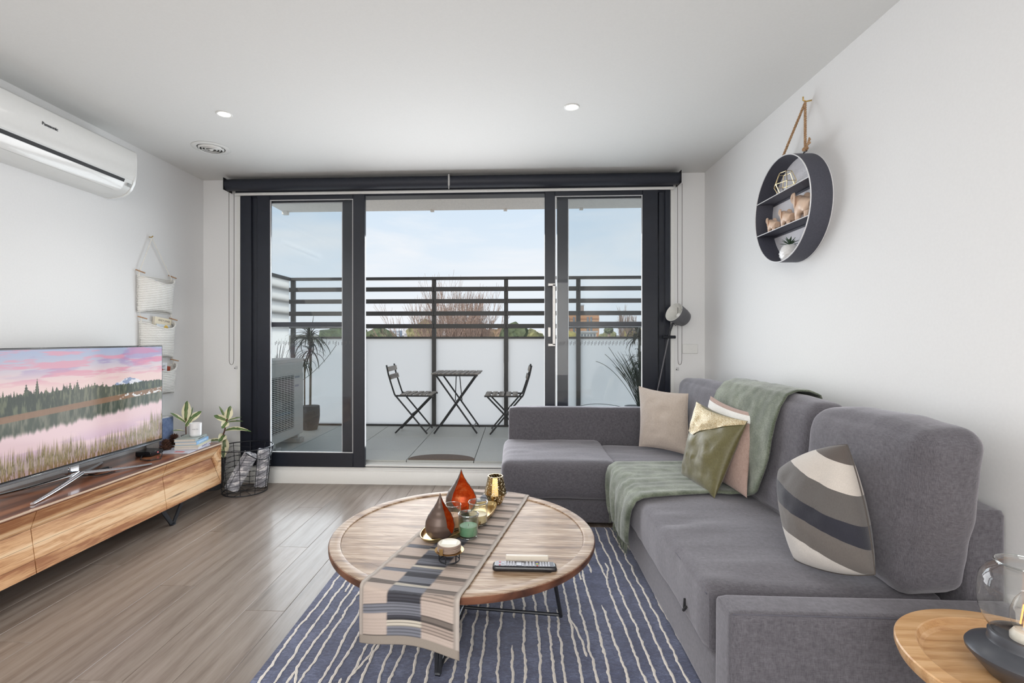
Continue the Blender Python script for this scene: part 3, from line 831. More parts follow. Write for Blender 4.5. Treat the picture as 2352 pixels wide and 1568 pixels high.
# striped pillow
m_str, n, l, b = newmat('striped_weave')
at = n.new('ShaderNodeAttribute'); at.attribute_name = 'st'
cr = n.new('ShaderNodeValToRGB'); cr.color_ramp.interpolation = 'CONSTANT'
st_cols = [(0, Sc(92, 84, 80)), (.13, Sc(206, 198, 190)), (.30, Sc(98, 94, 92)), (.47, Sc(42, 43, 54)), (.60, Sc(108, 102, 98)), (.76, Sc(212, 206, 200)), (.93, Sc(84, 78, 76))]
e = cr.color_ramp.elements; e[0].position = 0; e[0].color = (*st_cols[0][1], 1); e[1].position = st_cols[1][0]; e[1].color = (*st_cols[1][1], 1)
for p, c in st_cols[2:]:
    q = e.new(p); q.color = (*c, 1)
l.new(at.outputs['Fac'], cr.inputs[0])
fz = noi(n, l, coords(n, l, (700, 700, 90)), 1, 2, .7)
l.new(mixc(n, l, .35, cr.outputs[0], ramp(n, l, fz, [(.3, (.45, .45, .45)), (.7, (1, 1, 1))]), 'MULTIPLY'), b.inputs['Base Color'])
b.inputs['Roughness'].default_value = .9; b.inputs['Sheen Weight'].default_value = .3; bump(n, l, b, fz, .4, .002)
sc = [(1.035, 1.905, .452), (1.180, 1.70, .50), (1.155, 1.80, .905), (1.05, 2.05, .75)]
bm, edge, pt = pillow(*sc, .21, 30, -.10, .006, 6, .42)
bm.verts.ensure_lookup_table()
c_ = sum((V(x) for x in sc), V()) / 4
lay = bm.verts.layers.float.new('st')
d0 = (V(sc[2]) - V(sc[0])).normalized()
for v in bm.verts:
    h_ = (v.co - V(sc[0])).dot(d0) / (V(sc[2]) - V(sc[0])).length
    w_ = (v.co - c_).dot((V(sc[1]) - V(sc[3])).normalized())
    v[lay] = max(0.001, min(.999, 1 - (h_ * .93 + .05 + w_ * -.12 + .02 * noise.noise(v.co * 6))))
o = root('scatter_pillow', 'pillow with broad cream, brown and black stripes, standing on its corner', 'pillow', (c_.x, c_.y, .46), 'scatter pillows')
put('cover', bm, m_str, o)
put('piping', tb(edge, .003, 6, True), plain('brown_seam', Sc(86, 80, 76), .9), o)

# ------------------------------------------------------------ rug
RX0, RX1, RY0, RY1 = -.985, .98, .55, 3.36
m_rug, n, l, b = newmat('navy_pile')
f1 = noi(n, l, coords(n, l), 7, 4, .7); f2 = noi(n, l, coords(n, l, (60, 130, 60)), 1.0, 4, .7); f3 = noi(n, l, coords(n, l), 500, 2, .6)
ff = mth(n, l, 'ADD', mth(n, l, 'MULTIPLY', f1, .35), mth(n, l, 'ADD', mth(n, l, 'MULTIPLY', f2, .4), mth(n, l, 'MULTIPLY', f3, .25)))
l.new(ramp(n, l, ff, [(.36, Sc(40, 45, 72)), (.5, Sc(68, 75, 106)), (.64, Sc(112, 120, 150))]), b.inputs['Base Color'])
b.inputs['Roughness'].default_value = .95; b.inputs['Sheen Weight'].default_value = .4; b.inputs['Specular IOR Level'].default_value = .1
bump(n, l, b, ff, .8, .006)
m_cream = plain('cream_pile', Sc(220, 213, 204), .95, nz=.6, var=.12, sheen=.4, nscale=350)
rug = root('area_rug', 'navy blue rug with wavy cream lines under the coffee table', 'rug', (0, 2.0, 0))
bm = bmesh.new(); NX, NY = 60, 90
g = [[bm.verts.new((RX0 + (RX1 - RX0) * i / NX, RY0 + (RY1 - RY0) * j / NY, .0105 + .0012 * noise.noise(V((i * .9, j * .9, 0))))) for j in range(NY + 1)] for i in range(NX + 1)]
for i in range(NX):
    for j in range(NY): bm.faces.new((g[i][j], g[i + 1][j], g[i + 1][j + 1], g[i][j + 1]))
lowv = {}
def lowvert(v):
    if v not in lowv: lowv[v] = bm.verts.new((v.co.x, v.co.y, 0.001))
    return lowv[v]
ring = [g[i][0] for i in range(NX)] + [g[NX][j] for j in range(NY)] + [g[i][NY] for i in range(NX, 0, -1)] + [g[0][j] for j in range(NY, 0, -1)]
for q in range(len(ring)):
    a, c = ring[q], ring[(q + 1) % len(ring)]
    bm.faces.new((lowvert(a), lowvert(c), c, a))
put('pile', bm, m_rug, rug)
rnd = random.Random(12)
bm = bmesh.new()
def stripe(x0, y0, y1, x1off, w, ph):
    n_ = int((y1 - y0) / .007); L, Rr = [], []
    for q in range(n_ + 1):
        t = q / n_; y = y0 + (y1 - y0) * t
        x = x0 + x1off(t) + .014 * noise.noise(V((x0 * 4, y * 2.6, ph))) + +.0085 * noise.noise(V((x0 * 40, y * 12, ph))) + .0032 * noise.noise(V((x0 * 90, y * 55, ph)))
        ww = w * (.85 + .45 * noise.noise(V((x0 * 50, y * 45, ph + 4)))) * (min(1, t * 25 + .3)) * min(1, (1 - t) * 25 + .3)
        x = max(RX0 + .008, min(RX1 - .008, x))
        L.append(bm.verts.new((x - ww, y, .0125))); Rr.append(bm.verts.new((x + ww, y, .0125)))
        M_ = bm.verts.new((x, y, .0150)); L[-1] = (L[-1], M_)
    for q in range(n_):
        bm.faces.new((L[q][0], L[q][1], L[q + 1][1], L[q + 1][0])); bm.faces.new((L[q][1], Rr[q], Rr[q + 1], L[q + 1][1]))
x = RX0 + .03; k = 0
while x < RX1 - .01:
    cuts = []
    r_ = rnd.random()
    if r_ < .28:     # a line that breaks off
        yc = rnd.uniform(1.1, 2.9); gap = rnd.uniform(.06, .35)
        stripe(x, RY0 + .01, yc, lambda t: 0, .0062, k); stripe(x, min(RY1 - .1, yc + gap), RY1 - .01, lambda t: 0, .0062, k + .3)
    else:
        stripe(x, RY0 + .01, RY1 - .01, lambda t: 0, .0062, k)
    if rnd.random() < .6:   # a fork that joins this line from the right
        yj = rnd.uniform(.9, 3.1); ln = rnd.uniform(.12, .3); up = rnd.random() < .5
        if up: stripe(x, yj, yj + ln, lambda t: .035 * min(1, t * 1.6), .0058, k)
        else: stripe(x, yj - ln, yj, lambda t: .035 * min(1, (1 - t) * 1.6), .0058, k)
    x += rnd.uniform(.046, .064); k += 1
put('cream_line', bm, m_cream, rug, kind='stuff')

# ------------------------------------------------------------ coffee table
TX, TY, TR, TZ = -.250, 2.305, .600, .385
m_ctop = wood('table_top_wood', [(.25, Sc(112, 84, 60)), (.5, Sc(160, 132, 106)), (.75, Sc(196, 176, 154))], 'X', 1.4, .5, .06, 13, rot=(0, 0, R(32)), bs=.35, wmix=.12, finemix=1.0)
m_cedge = wood('table_edge_wood', [(.25, Sc(66, 38, 26)), (.5, Sc(98, 60, 42)), (.75, Sc(122, 80, 58))], 'X', 1.4, .4, .2, 11, rot=(0, 0, R(32)))
m_blk = plain('black_steel', (.018, .02, .026), .4, .3, var=.1)
ct = root('coffee_table', 'round wooden coffee table with raised rim and black metal legs', 'table', (TX, TY, 0))
put('table_top', lt([(0, TZ - .036), (TR - .02, TZ - .036), (TR - .004, TZ - .030), (TR, TZ - .020), (TR, TZ - .004), (TR - .004, TZ), (TR - .044, TZ), (TR - .047, TZ - .002)], (TX, TY, 0), 160), m_cedge, ct)
put('rim', lt([(TR - .052, TZ - .008), (TR - .050, TZ - .001), (TR - .046, TZ + .0012), (TR - .008, TZ + .0012), (TR - .0025, TZ - .001), (TR - .0005, TZ - .006)], (TX, TY, 0), 160), m_ctop, ct)
# inlaid boards of the top, each its own piece
bw = .118; a_ = R(-32)
du = V((math.cos(a_), math.sin(a_), 0)); dv = V((-du.y, du.x, 0)); Ri = TR - .0525
q = -5
while q * bw < Ri:
    v0, v1 = max(-Ri, q * bw + .00025), min(Ri, (q + 1) * bw - .00025)
    if v1 - v0 > .004:
        N_ = 14; up_, dn = [], []
        lo = math.sqrt(max(0, Ri * Ri - v0 * v0)); hi = math.sqrt(max(0, Ri * Ri - v1 * v1))
        outl = []
        for t in range(N_ + 1):
            v = v0 + (v1 - v0) * t / N_; outl.append((math.sqrt(max(0, Ri * Ri - v * v)), v))
        for t in range(N_, -1, -1):
            v = v0 + (v1 - v0) * t / N_; outl.append((-math.sqrt(max(0, Ri * Ri - v * v)), v))
        bm = bmesh.new(); T_, B_ = [], []
        for (u, v) in outl:
            p = V((TX, TY, 0)) + du * u + dv * v
            T_.append(bm.verts.new((p.x, p.y, TZ - .006))); B_.append(bm.verts.new((p.x, p.y, TZ - .034)))
        bmesh.ops.remove_doubles(bm, verts=bm.verts[:], dist=1e-5)
        bm.faces.new([v for v in T_ if v.is_valid]); bm.faces.new([v for v in B_ if v.is_valid][::-1])
        Tn = [v for v in T_ if v.is_valid]; Bn = [v for v in B_ if v.is_valid]
        for t in range(len(Tn)):
            bm.faces.new((Tn[t], Bn[t], Bn[(t + 1) % len(Bn)], Tn[(t + 1) % len(Tn)]))
        put('board', bm, m_ctop, ct, smooth=0)
    q += 1
# crossed floor bars and four upright legs
import itertools
feet = [(-.297, 1.845), (.196, 2.262), (-.203, 2.765), (-.696, 2.348)]
ctr = V((TX, TY, .0255))
for i, (fx, fy) in enumerate(feet):
    bm = bmesh.new(); p = V((fx, fy, .0255)); inn = (ctr - p)
    top = p + inn * .13; top.z = TZ - .036
    side = V((-inn.y, inn.x, 0)).normalized() * .016
    tube(bm, [top + side, p + side * .35], .008, 8); tube(bm, [top - side, p - side * .35], .008, 8)
    tube(bm, [p - side * .6, p + side * .6], .009, 8)
    put('leg', bm, m_blk, ct)
for a, c in ((0, 2), (1, 3)):
    put('floor_bar', tb([(*feet[a], .0255), (*feet[c], .0255)], .0075, 8), m_blk, ct)

# ------------------------------------------------------------ table runner
m_run = vcol('runner_weave', 'col', .85, noise_amt=.2, nscale=900, bumpy=.3)
bm = bmesh.new(); lay = bm.verts.layers.float_color.new('col')
far_l, far_r = V((-.290, 2.965, 0)), V((.075, 2.855, 0)); near_l, near_r = V((-.575, 1.765, 0)), V((-.195, 1.70, 0))
drop_n, drop_f = .19, .06
NU_, NV_ = 420, 48
Ltop = (far_l - near_l).length
beige, beige2, blue, dark, cream_, taupe = Sc(190, 174, 164), Sc(172, 156, 146), Sc(122, 124, 134), Sc(64, 64, 72), Sc(204, 196, 182), Sc(116, 106, 100)
rows = []
tot = drop_n + Ltop + drop_f
for i in range(NU_ + 1):
    s = i / NU_ * tot; row = []
    for j in range(NV_ + 1):
        u = j / NV_
        base_n = near_l.lerp(near_r, u); base_f = far_l.lerp(far_r, u); dirn = (base_f - base_n).normalized()
        # the runner meets the round rim: follow the circle
        def edge_d(p, d):
            w = p - V((TX, TY, 0)); bq = w.dot(d); cq = w.dot(w) - (TR + .004) ** 2; disc = bq * bq - cq
            return (-bq - math.sqrt(disc), -bq + math.sqrt(disc)) if disc > 0 else (0, 0)
        e0, e1 = edge_d(base_n, dirn)
        sv = s - drop_n + e0 * 0
        hem = .035 * u + .012 * math.sin(u * 6)
        t0 = e0
        k_ = sv - t0
        if k_ < 0:     # hanging over the near edge
            h_ = min(-k_, drop_n + .03) * (1 + .10 * u)
            rr = .012; a2 = min(1, h_ / (rr * PI / 2)); 
            out = rr * math.sin(a2 * PI / 2); dz = rr * (1 - math.cos(a2 * PI / 2)) if a2 < 1 else rr + (h_ - rr * PI / 2)
            p = base_n + dirn * t0 - dirn * out
            z = TZ + .0045 - dz
            sw = .010 * math.sin(u * 7 + .5) * min(1, dz / .08)
            p = p + V((0, -sw - .004, 0))
            p.z = z
        elif sv > e1:
            h_ = sv - e1; p = base_n + dirn * (e1 + .006 * min(1, h_ / .01)); p.z = TZ + .004 - max(0, h_ - .004)
        else:
            p = base_n + dirn * sv
            d_in = min(k_, e1 - sv)
            sagz = -.0045 * min(1, max(0, (d_in - .045) / .03))
            rip = .0022 * math.sin(s * 120 + 3 * u) * (.4 + noise.noise(V((s * 6, u * 3, 0)))) * min(1, d_in / .1)
            p.z = TZ + .0055 + sagz + rip
        v = bm.verts.new(p)
        # stripes
        colI = 0 if u < .315 else (1 if u < .655 else 2)
        ss = s + (.0, .012, .026)[colI]
        per = .108; ph = (ss % per) / per; thread = (int(s / tot * NU_) % 3 == 0)
        if colI == 0:
            c = taupe if ph < .30 else beige
            if ph < .30 and int(ss / per) % 2: c = blue
        elif colI == 1:
            per = .155; ph = (ss % per) / per
            c = dark if ph < .22 else (blue if ph < .48 else (cream_ if ph < .62 else (dark if ph < .72 else blue)))
        else:
            c = taupe if ph < .24 else (beige if ph < .7 else beige2)
        if thread and c is not beige: c = tuple(x * .45 for x in c)
        elif thread: c = tuple(x * .9 for x in c)
        if u < .035 or u > .965: c = Sc(186, 176, 168)
        if .035 < u < .05 or .95 < u < .965: c = Sc(158, 148, 140)
        if i < 9: c = Sc(150, 140, 130)
        v[lay] = (*c, 1)
        row.append(v)
    rows.append(row)
for i in range(NU_):
    for j in range(NV_): bm.faces.new((rows[i][j], rows[i + 1][j], rows[i + 1][j + 1], rows[i][j + 1]))
rn = put('table_runner', bm, m_run)
md = rn.modifiers.new('thick', 'SOLIDIFY'); md.thickness = .0018; md.offset = 0
tag(rn, 'striped cloth runner in beige, blue and charcoal hanging over the coffee table', 'table runner')
# ------------------------------------------------------------ television unit
m_aca = wood('acacia_front', [(.24, Sc(160, 104, 64)), (.36, Sc(200, 150, 104)), (.48, Sc(222, 176, 130)), (.56, Sc(200, 150, 104)), (.66, Sc(230, 188, 144)), (.8, Sc(240, 208, 168))], 'Y', 1.9, .38, .25, 15, knots=.9, bs=.1, wscale=.3, wmix=.5, finemix=.35)
m_atop = wood('acacia_top', [(.25, Sc(92, 52, 32)), (.5, Sc(132, 80, 52)), (.75, Sc(164, 108, 74))], 'Y', 1.3, .28, .5, 8, knots=.4, bs=.08)
UX0, UX1, UY1, UZ0, UZ1 = -2.785, -2.347, 3.828, .130, .452
UYS = [3.828, 3.218, 2.315, 1.71]
tu = root('media_unit', 'long low acacia wood television unit with faceted doors on black legs', 'cabinet', ((UX0 + UX1) / 2, 2.77, 0))
bm = bmesh.new()
box(bm, UX0, UX1 - .036, UYS[3], UY1 - .002, UZ0 + .004, UZ1 - .018)
put('carcass', bm, m_atop, tu)
put('top_panel', bx(UX0, UX1 + .002, UYS[3], UY1, UZ1 - .018, UZ1, bev=.003), m_atop, tu)
put('top_edge', bx(UX1 + .0022, UX1 + .0045, UYS[3], UY1, UZ1 - .010, UZ1 - .001), plain('pale_edge', Sc(214, 190, 168), .4), tu)
zc, dep = UZ1 - .105, .030
def facet(y0, y1, left_m, right_m):
    """door front: a crease runs across it a quarter of the way down, mitred at a free end"""
    bm = bmesh.new(); X = UX1
    yl = y0 + (.085 if left_m else 0); yr = y1 - (.085 if right_m else 0)
    T0, T1 = bm.verts.new((X, y0, UZ1 - .019)), bm.verts.new((X, y1, UZ1 - .019))
    B0, B1 = bm.verts.new((X, y0, UZ0)), bm.verts.new((X, y1, UZ0))
    C0, C1 = bm.verts.new((X - dep, yl, zc)), bm.verts.new((X - dep, yr, zc))
    bk = [bm.verts.new((X - .034, y, z)) for y, z in ((y0, UZ1 - .019), (y1, UZ1 - .019), (y1, UZ0), (y0, UZ0))]
    bm.faces.new((T0, T1, C1, C0)); bm.faces.new((C0, C1, B1, B0))
    if left_m: bm.faces.new((T0, C0, B0)); bm.faces.new((T0, B0, bk[3], bk[0]))
    else: bm.faces.new((T0, C0, B0, bk[3], bk[0]))
    if right_m: bm.faces.new((T1, B1, C1)); bm.faces.new((T1, bk[1], bk[2], B1))
    else: bm.faces.new((T1, bk[1], bk[2], B1, C1))
    bm.faces.new(bk); bm.faces.new((T0, bk[0], bk[1], T1)); bm.faces.new((B0, B1, bk[2], bk[3]))
    return bm
for i, (a, c) in enumerate(((UYS[1], UYS[0]), (UYS[2], UYS[1]), (UYS[3], UYS[2]))):
    put('door', facet(a + .0022, c - .0022 if i else c, i == 2, i == 0), m_aca, tu, smooth=0)
m_seam = plain('seam_brown', Sc(70, 38, 24), .8)
def seam(pts, w=.0011): put('seam', tb(pts, w, 5), m_seam, tu)
seam([(UX1, UYS[0] - .0005, UZ1 - .020), (UX1 - dep, UYS[0] - .085, zc), (UX1, UYS[0] - .0005, UZ0 + .001)])
for i in range(3):
    a, c = UYS[i + 1] + .003, UYS[i] - (.085 if i == 0 else .003)
    seam([(UX1 - dep, a + (.085 if i == 2 else 0), zc), (UX1 - dep, c, zc)], .0009)
    for fr in ((.36, .0), (.70, .0)):      # glued boards in the lower face
        z = zc + (UZ0 - zc) * fr[0]; x_ = UX1 - dep + dep * fr[0]
        seam([(x_ + .0002, a + .002 + (.085 * (1 - fr[0]) if i == 2 else 0), z), (x_ + .0002, c + (.085 * fr[0] if i == 0 else 0), z)], .0006)
for (xx, yc) in ((UX1 - .014, 3.292), (UX1 - .014, 2.02), (UX0 + .05, 3.292), (UX0 + .05, 2.02)):
    bm = bmesh.new()
    bar(bm, (xx, yc - .10, UZ0 + .003), (xx, yc - .004, .003), .028, .008, (1, 0, 0))
    bar(bm, (xx, yc + .10, UZ0 + .003), (xx, yc + .004, .003), .028, .008, (1, 0, 0))
    box(bm, xx - .014, xx + .014, yc - .014, yc + .014, 0, .008)
    put('leg', bm, m_blk, tu)

# ------------------------------------------------------------ television
TVX, TVY0, TVY1, TVZ0, TVZ1 = -2.560, 2.262, 3.466, .545, 1.228
tv = root('television', 'large flat television showing a pink sunset over a forest lake', 'television', (-2.58, 2.80, UZ1))
m_bez = plain('tv_black', (.008, .008, .01), .2, var=.1, nscale=20)
bm = bmesh.new(); box(bm, TVX - .035, TVX, TVY0, TVY1, TVZ0, TVZ1, bev=.003)
put('housing', bm, m_bez, tv)
put('rear_housing', bx(TVX - .085, TVX - .034, TVY0 + .12, TVY1 - .12, TVZ0 + .03, TVZ0 + .42, bev=.012), m_bez, tv)
m_chrome = plain('chrome', (.62, .63, .66), .12, 1.0, var=.03)
put('bottom_trim', bx(TVX - .030, TVX + .004, TVY0 + .004, TVY1 - .004, TVZ0 - .006, TVZ0 + .007, bev=.002), plain('dark_chrome', (.25, .26, .28), .2, 1.0), tv)
NXs, NYs = 620, 350
yy = np.linspace(TVY0 + .010, TVY1 - .010, NXs + 1); zz = np.linspace(TVZ0 + .016, TVZ1 - .010, NYs + 1)
rs = np.random.RandomState(4)
def fnoise(u, v, sx, sy, octs=4, seed=0):
    out = np.zeros_like(u); amp = 1.0; tot_ = 0
    for o_ in range(octs):
        r2 = np.random.RandomState(seed * 17 + o_)
        gx, gy = int(sx * 2 ** o_) + 2, int(sy * 2 ** o_) + 2
        G = r2.rand(gx + 1, gy + 1)
        X_, Y_ = u * (gx - 1), v * (gy - 1)
        xi, yi = X_.astype(int), Y_.astype(int); fx, fy = X_ - xi, Y_ - yi
        fx = fx * fx * (3 - 2 * fx); fy = fy * fy * (3 - 2 * fy)
        out += amp * ((G[xi, yi] * (1 - fx) + G[xi + 1, yi] * fx) * (1 - fy) + (G[xi, yi + 1] * (1 - fx) + G[xi + 1, yi + 1] * fx) * fy)
        tot_ += amp; amp *= .55
    return out / tot_
U_, V_ = np.meshgrid(np.linspace(0, 1, NXs + 1), np.linspace(0, 1, NYs + 1), indexing='ij')
U_c, V_c = np.clip(U_, 0, .9999), np.clip(V_, 0, .9999)
def L3(*c): return np.array(c, float)[None, None, :]
def mixn(a, c, t): return a * (1 - t[..., None]) + c * t[..., None]
sst = lambda a, c, x: np.clip((x - a) / (c - a), 0, 1) ** 2 * (3 - 2 * np.clip((x - a) / (c - a), 0, 1))
img = mixn(np.ones((NXs + 1, NYs + 1, 3)) * L3(246, 216, 212), np.ones((NXs + 1, NYs + 1, 3)) * L3(176, 188, 216), sst(.70, 1.0, V_))
cl = fnoise(U_c, V_c, 5, 22, 5, 2)
img = mixn(img, L3(232, 160, 180) * np.ones_like(img), sst(.50, .64, cl) * sst(.66, .80, V_) * .8)
img = mixn(img, L3(170, 150, 196) * np.ones_like(img), sst(.52, .66, fnoise(U_c, V_c, 4, 16, 5, 7)) * sst(.72, .9, V_) * .7)
img = mixn(img, L3(226, 120, 160) * np.ones_like(img), sst(.45, .6, cl) * sst(.78, .86, V_) * sst(.55, 1, U_) * .45)
# mountain
mt = .63 + .075 * np.clip(1 - np.abs(U_ - .75) / .13, 0, 1) + .03 * (fnoise(U_c, V_c * 0, 40, 1, 3, 5) - .5)
mk = (V_ < mt) & (V_ > .6)
img[mk] = (mixn(np.ones_like(img) * L3(240, 240, 246), np.ones_like(img) * L3(150, 164, 196), sst(.45, .6, fnoise(U_c, V_c, 40, 40, 3, 9))))[mk]
# forest
base = .575 - .115 * (1 - U_) * 1.0
base = .475 + .075 * U_
tree_h = .09 + .075 * (1 - U_) + .035 * (fnoise(U_c, V_c * 0, 14, 1, 3, 3) - .5)
tops = base + tree_h
rt = np.random.RandomState(8)
for _ in range(260):
    c0, hh, ww = rt.rand(), rt.rand() ** 2 * .05 * (1.25 - rt.rand() * .5), .004 + rt.rand() * .006
    if c0 > .6: hh *= .4
    tops = np.maximum(tops, base + tree_h + hh - np.abs(U_ - c0) / ww * hh)
for c0, hh, ww in ((.045, .13, .012), (.165, .09, .014), (.215, .13, .011), (.38, .07, .012), (.42, .08, .014), (.52, .05, .010), (.57, .045, .007)):
    tops = np.maximum(tops, base + tree_h + hh - np.abs(U_ - c0) / ww * hh + .01 * np.sin(V_ * 300))
fm = sst(.0, .006, tops - V_) * (V_ > base)
fn = fnoise(U_c, V_c, 120, 14, 3, 11)
fcol = mixn(np.ones_like(img) * L3(44, 56, 42), np.ones_like(img) * L3(104, 110, 84), sst(.35, .75, fn))
fcol = mixn(fcol, np.ones_like(img) * L3(168, 160, 148), sst(.25, .5, U_) * sst(.85, .6, U_) * .30)
img = mixn(img, fcol, fm)
shore = sst(.03, .022, np.abs(V_ - (base - .012)))
water = (V_ < base)
d_ = np.clip((base - V_), 0, 1)
wref = mixn(np.ones_like(img) * L3(66, 76, 62), np.ones_like(img) * L3(120, 120, 104), sst(.3, .8, fnoise(U_c, V_c, 90, 10, 3, 13)))
wb = mixn(wref, np.ones_like(img) * L3(244, 214, 218), sst(.11, .16, d_ + .05 * (fnoise(U_c, V_c * 0, 60, 1, 3, 14) - .5) - .02 * (1 - U_)))
wb = mixn(wb, np.ones_like(img) * L3(208, 176, 206), sst(.2, .35, d_) * .5 * sst(.4, .6, fnoise(U_c, V_c, 5, 18, 3, 15)))
img[water] = wb[water]
img = mixn(img, np.ones_like(img) * L3(150, 112, 84), shore * .9)
img = mixn(img, np.ones_like(img) * L3(240, 240, 240), sst(.55, .7, fnoise(U_c, V_c, 60, 60, 2, 31)) * shore * sst(.6, .75, U_))
# reeds
rh = .10 + .16 * fnoise(U_c, V_c * 0, 7, 1, 2, 21) + .16 * (fnoise(U_c, V_c * 0, 300, 1, 2, 22) - .35)
rh = np.where(U_ > .90, rh + .10, rh)
rm = sst(0, .12, rh - V_)
rn_ = fnoise(np.clip(U_c + .03 * (V_c - .1) * np.sin(U_c * 40), 0, .9999), V_c, 290, 12, 3, 23)
rcol = mixn(np.ones_like(img) * L3(92, 88, 60), np.ones_like(img) * L3(172, 154, 122), sst(.32, .7, rn_))
rcol = mixn(rcol, np.ones_like(img) * L3(120, 84, 46), sst(.08, 0, V_) * .6)
img = mixn(img, rcol, np.clip(rm * (.35 + 1.2 * sst(.35, .6, rn_)), 0, 1))
lin = np.where(img > 10, ((img / 255 + .055) / 1.055) ** 2.4, img / 255 / 12.92)
vx = np.empty(((NXs + 1) * (NYs + 1), 3), dtype=np.float32)
YY, ZZ = np.meshgrid(yy, zz, indexing='ij'); vx[:, 0] = TVX + .0012; vx[:, 1] = YY.ravel(); vx[:, 2] = ZZ.ravel()
ii = np.arange(NXs)[:, None] * (NYs + 1) + np.arange(NYs)[None, :]
qd = np.stack([ii, ii + NYs + 1, ii + NYs + 2, ii + 1], -1).reshape(-1, 4)
me = bpy.data.meshes.new('screen')
me.vertices.add(len(vx)); me.vertices.foreach_set('co', vx.ravel())
me.loops.add(qd.size); me.loops.foreach_set('vertex_index', qd.ravel().astype(np.int32))
me.polygons.add(len(qd)); me.polygons.foreach_set('loop_start', np.arange(0, qd.size, 4, dtype=np.int32))
me.update(calc_edges=True)
ca = me.color_attributes.new('col', 'FLOAT_COLOR', 'POINT')
ca.data.foreach_set('color', np.concatenate([lin.reshape(-1, 3), np.ones((len(vx), 1))], 1).astype(np.float32).ravel())
m_scr = vcol('tv_picture', 'col', .12, emit=.80, coat=.0)
m_scr.node_tree.nodes['Principled BSDF'].inputs['Specular IOR Level'].default_value = .22
link('screen', me, m_scr, tv, smooth=0, label='lit screen with a lake, pines and pink clouds')
# Y-shaped chrome stand
hub = V((-2.545, 2.775, .492))
def arm(a, c, w0, w1, h0, h1):
    bm = bmesh.new(); a, c = V(a), V(c); d = (c - a).normalized(); s = d.cross(V((0, 0, 1))).normalized()
    prev = None
    for t in [i / 14 for i in range(15)]:
        p = a.lerp(c, t); p.z = c.z + (a.z - c.z) * (1 - t) ** 1.6; w = w0 + (w1 - w0) * t; h = h0 + (h1 - h0) * t
        rg = [bm.verts.new(p + s * w * math.cos(q) + V((0, 0, 1)) * h * max(-.6, math.sin(q))) for q in [2 * PI * k_ / 10 for k_ in range(10)]]
        if prev:
            for k_ in range(10): bm.faces.new((prev[k_], prev[(k_ + 1) % 10], rg[(k_ + 1) % 10], rg[k_]))
        else: bm.faces.new(rg)
        prev = rg
    bm.faces.new(prev); return bm
put('stand_arm', arm(hub, (-2.400, 2.345, .459), .020, .010, .012, .007), m_chrome, tv)
put('stand_arm', arm(hub, (-2.385, 3.125, .459), .018, .009, .012, .007), m_chrome, tv)
put('stand_arm', arm(hub, (-2.735, 2.40, .459), .014, .009, .010, .006), m_chrome, tv)
put('stand_arm', arm(hub, (-2.735, 3.14, .459), .014, .009, .010, .006), m_chrome, tv)
put('stand_neck', bx(TVX - .06, TVX - .02, 2.74, 2.81, .49, .60, bev=.008), m_chrome, tv)
# set-top box and cables under the screen
sb = root('set_top_box', 'small black box with a red light under the right end of the television', 'media player', (-2.60, 3.40, UZ1))
put('case', bx(-2.66, -2.545, 3.33, 3.455, UZ1 + .001, UZ1 + .036, bev=.005), m_bez, sb)
m_red, n, l, b = newmat('red_led'); b.inputs['Emission Color'].default_value = (1, .02, .02, 1); b.inputs['Emission Strength'].default_value = 3
put('indicator', bx(-2.5455, -2.5435, 3.395, 3.401, UZ1 + .018, UZ1 + .023), m_red, sb)
cb = put('power_cable', tb([(-2.60, 3.32, UZ1 + .012), (-2.55, 3.24, UZ1 + .005), (-2.46, 3.22, UZ1 + .005), (-2.43, 3.27, UZ1 + .005), (-2.47, 3.34, UZ1 + .02), (-2.50, 3.37, UZ1 + .035)], .0032, 6), m_dark)
tag(cb, 'looped black cable on the media unit by the set-top box', 'cable')
cb = put('power_cable', tb([(-2.57, 3.02, UZ1 + .008), (-2.50, 2.97, UZ1 + .005), (-2.49, 2.90, UZ1 + .005), (-2.52, 2.85, UZ1 + .006), (-2.60, 2.83, UZ1 + .01)], .0028, 6), m_dark)
tag(cb, 'thin dark cable trailing behind the chrome stand', 'cable')
ad = put('stand_remote', bx(-2.585, -2.555, 2.86, 3.0, UZ1 + .001, UZ1 + .022, bev=.007), m_bez)
tag(ad, 'slim black remote lying behind the chrome stand', 'remote')

# ------------------------------------------------------------ things on the media unit
def book(name, lab, c, sx, sy, z0, h, rz, cover, spine_txt=None, grp='books on the media unit', pages=(214, 208, 198), txt_col=(.9, .9, .9)):
    """a closed book lying flat; spine on its +X long side"""
    o = root(name, lab, 'book', (c[0], c[1], z0), grp)
    M = Matrix.Translation((c[0], c[1], z0)) @ Matrix.Rotation(rz, 4, 'Z'); t = max(.0016, h * .1)
    bm = bmesh.new()
    box(bm, -sx / 2, sx / 2, -sy / 2, sy / 2, 0, t, M); box(bm, -sx / 2, sx / 2, -sy / 2, sy / 2, h - t, h, M)
    box(bm, sx / 2 - t, sx / 2, -sy / 2, sy / 2, t, h - t, M)
    put('book_cover', bm, cover, o)
    put('pages', bx(-sx / 2 + .003, sx / 2 - t - .0003, -sy / 2 + .003, sy / 2 - .003, t, h - t, M), plain('paper', Sc(*pages), .9, nz=.2, nscale=400), o)
    if spine_txt:
        TM = M @ frame_m((sx / 2 + .0004, 0, h / 2), (0, 1, 0), (0, 0, 1))
        link('lettering', text_mesh(spine_txt, h * .62, TM, .0003), plain('ink_' + name + str(txt_col), txt_col, .6), o, smooth=0)
    return o
rz_ = R(12)
bcx, bcy = -2.455, 3.645
mg = book('magazine', 'thin pale magazine with a red mark, bottom of the pile', (-2.470, 3.575), .215, .29, UZ1 + .001, .006, R(4), plain('mag_cover', Sc(196, 200, 214), .35, var=.12, nscale=14), None)
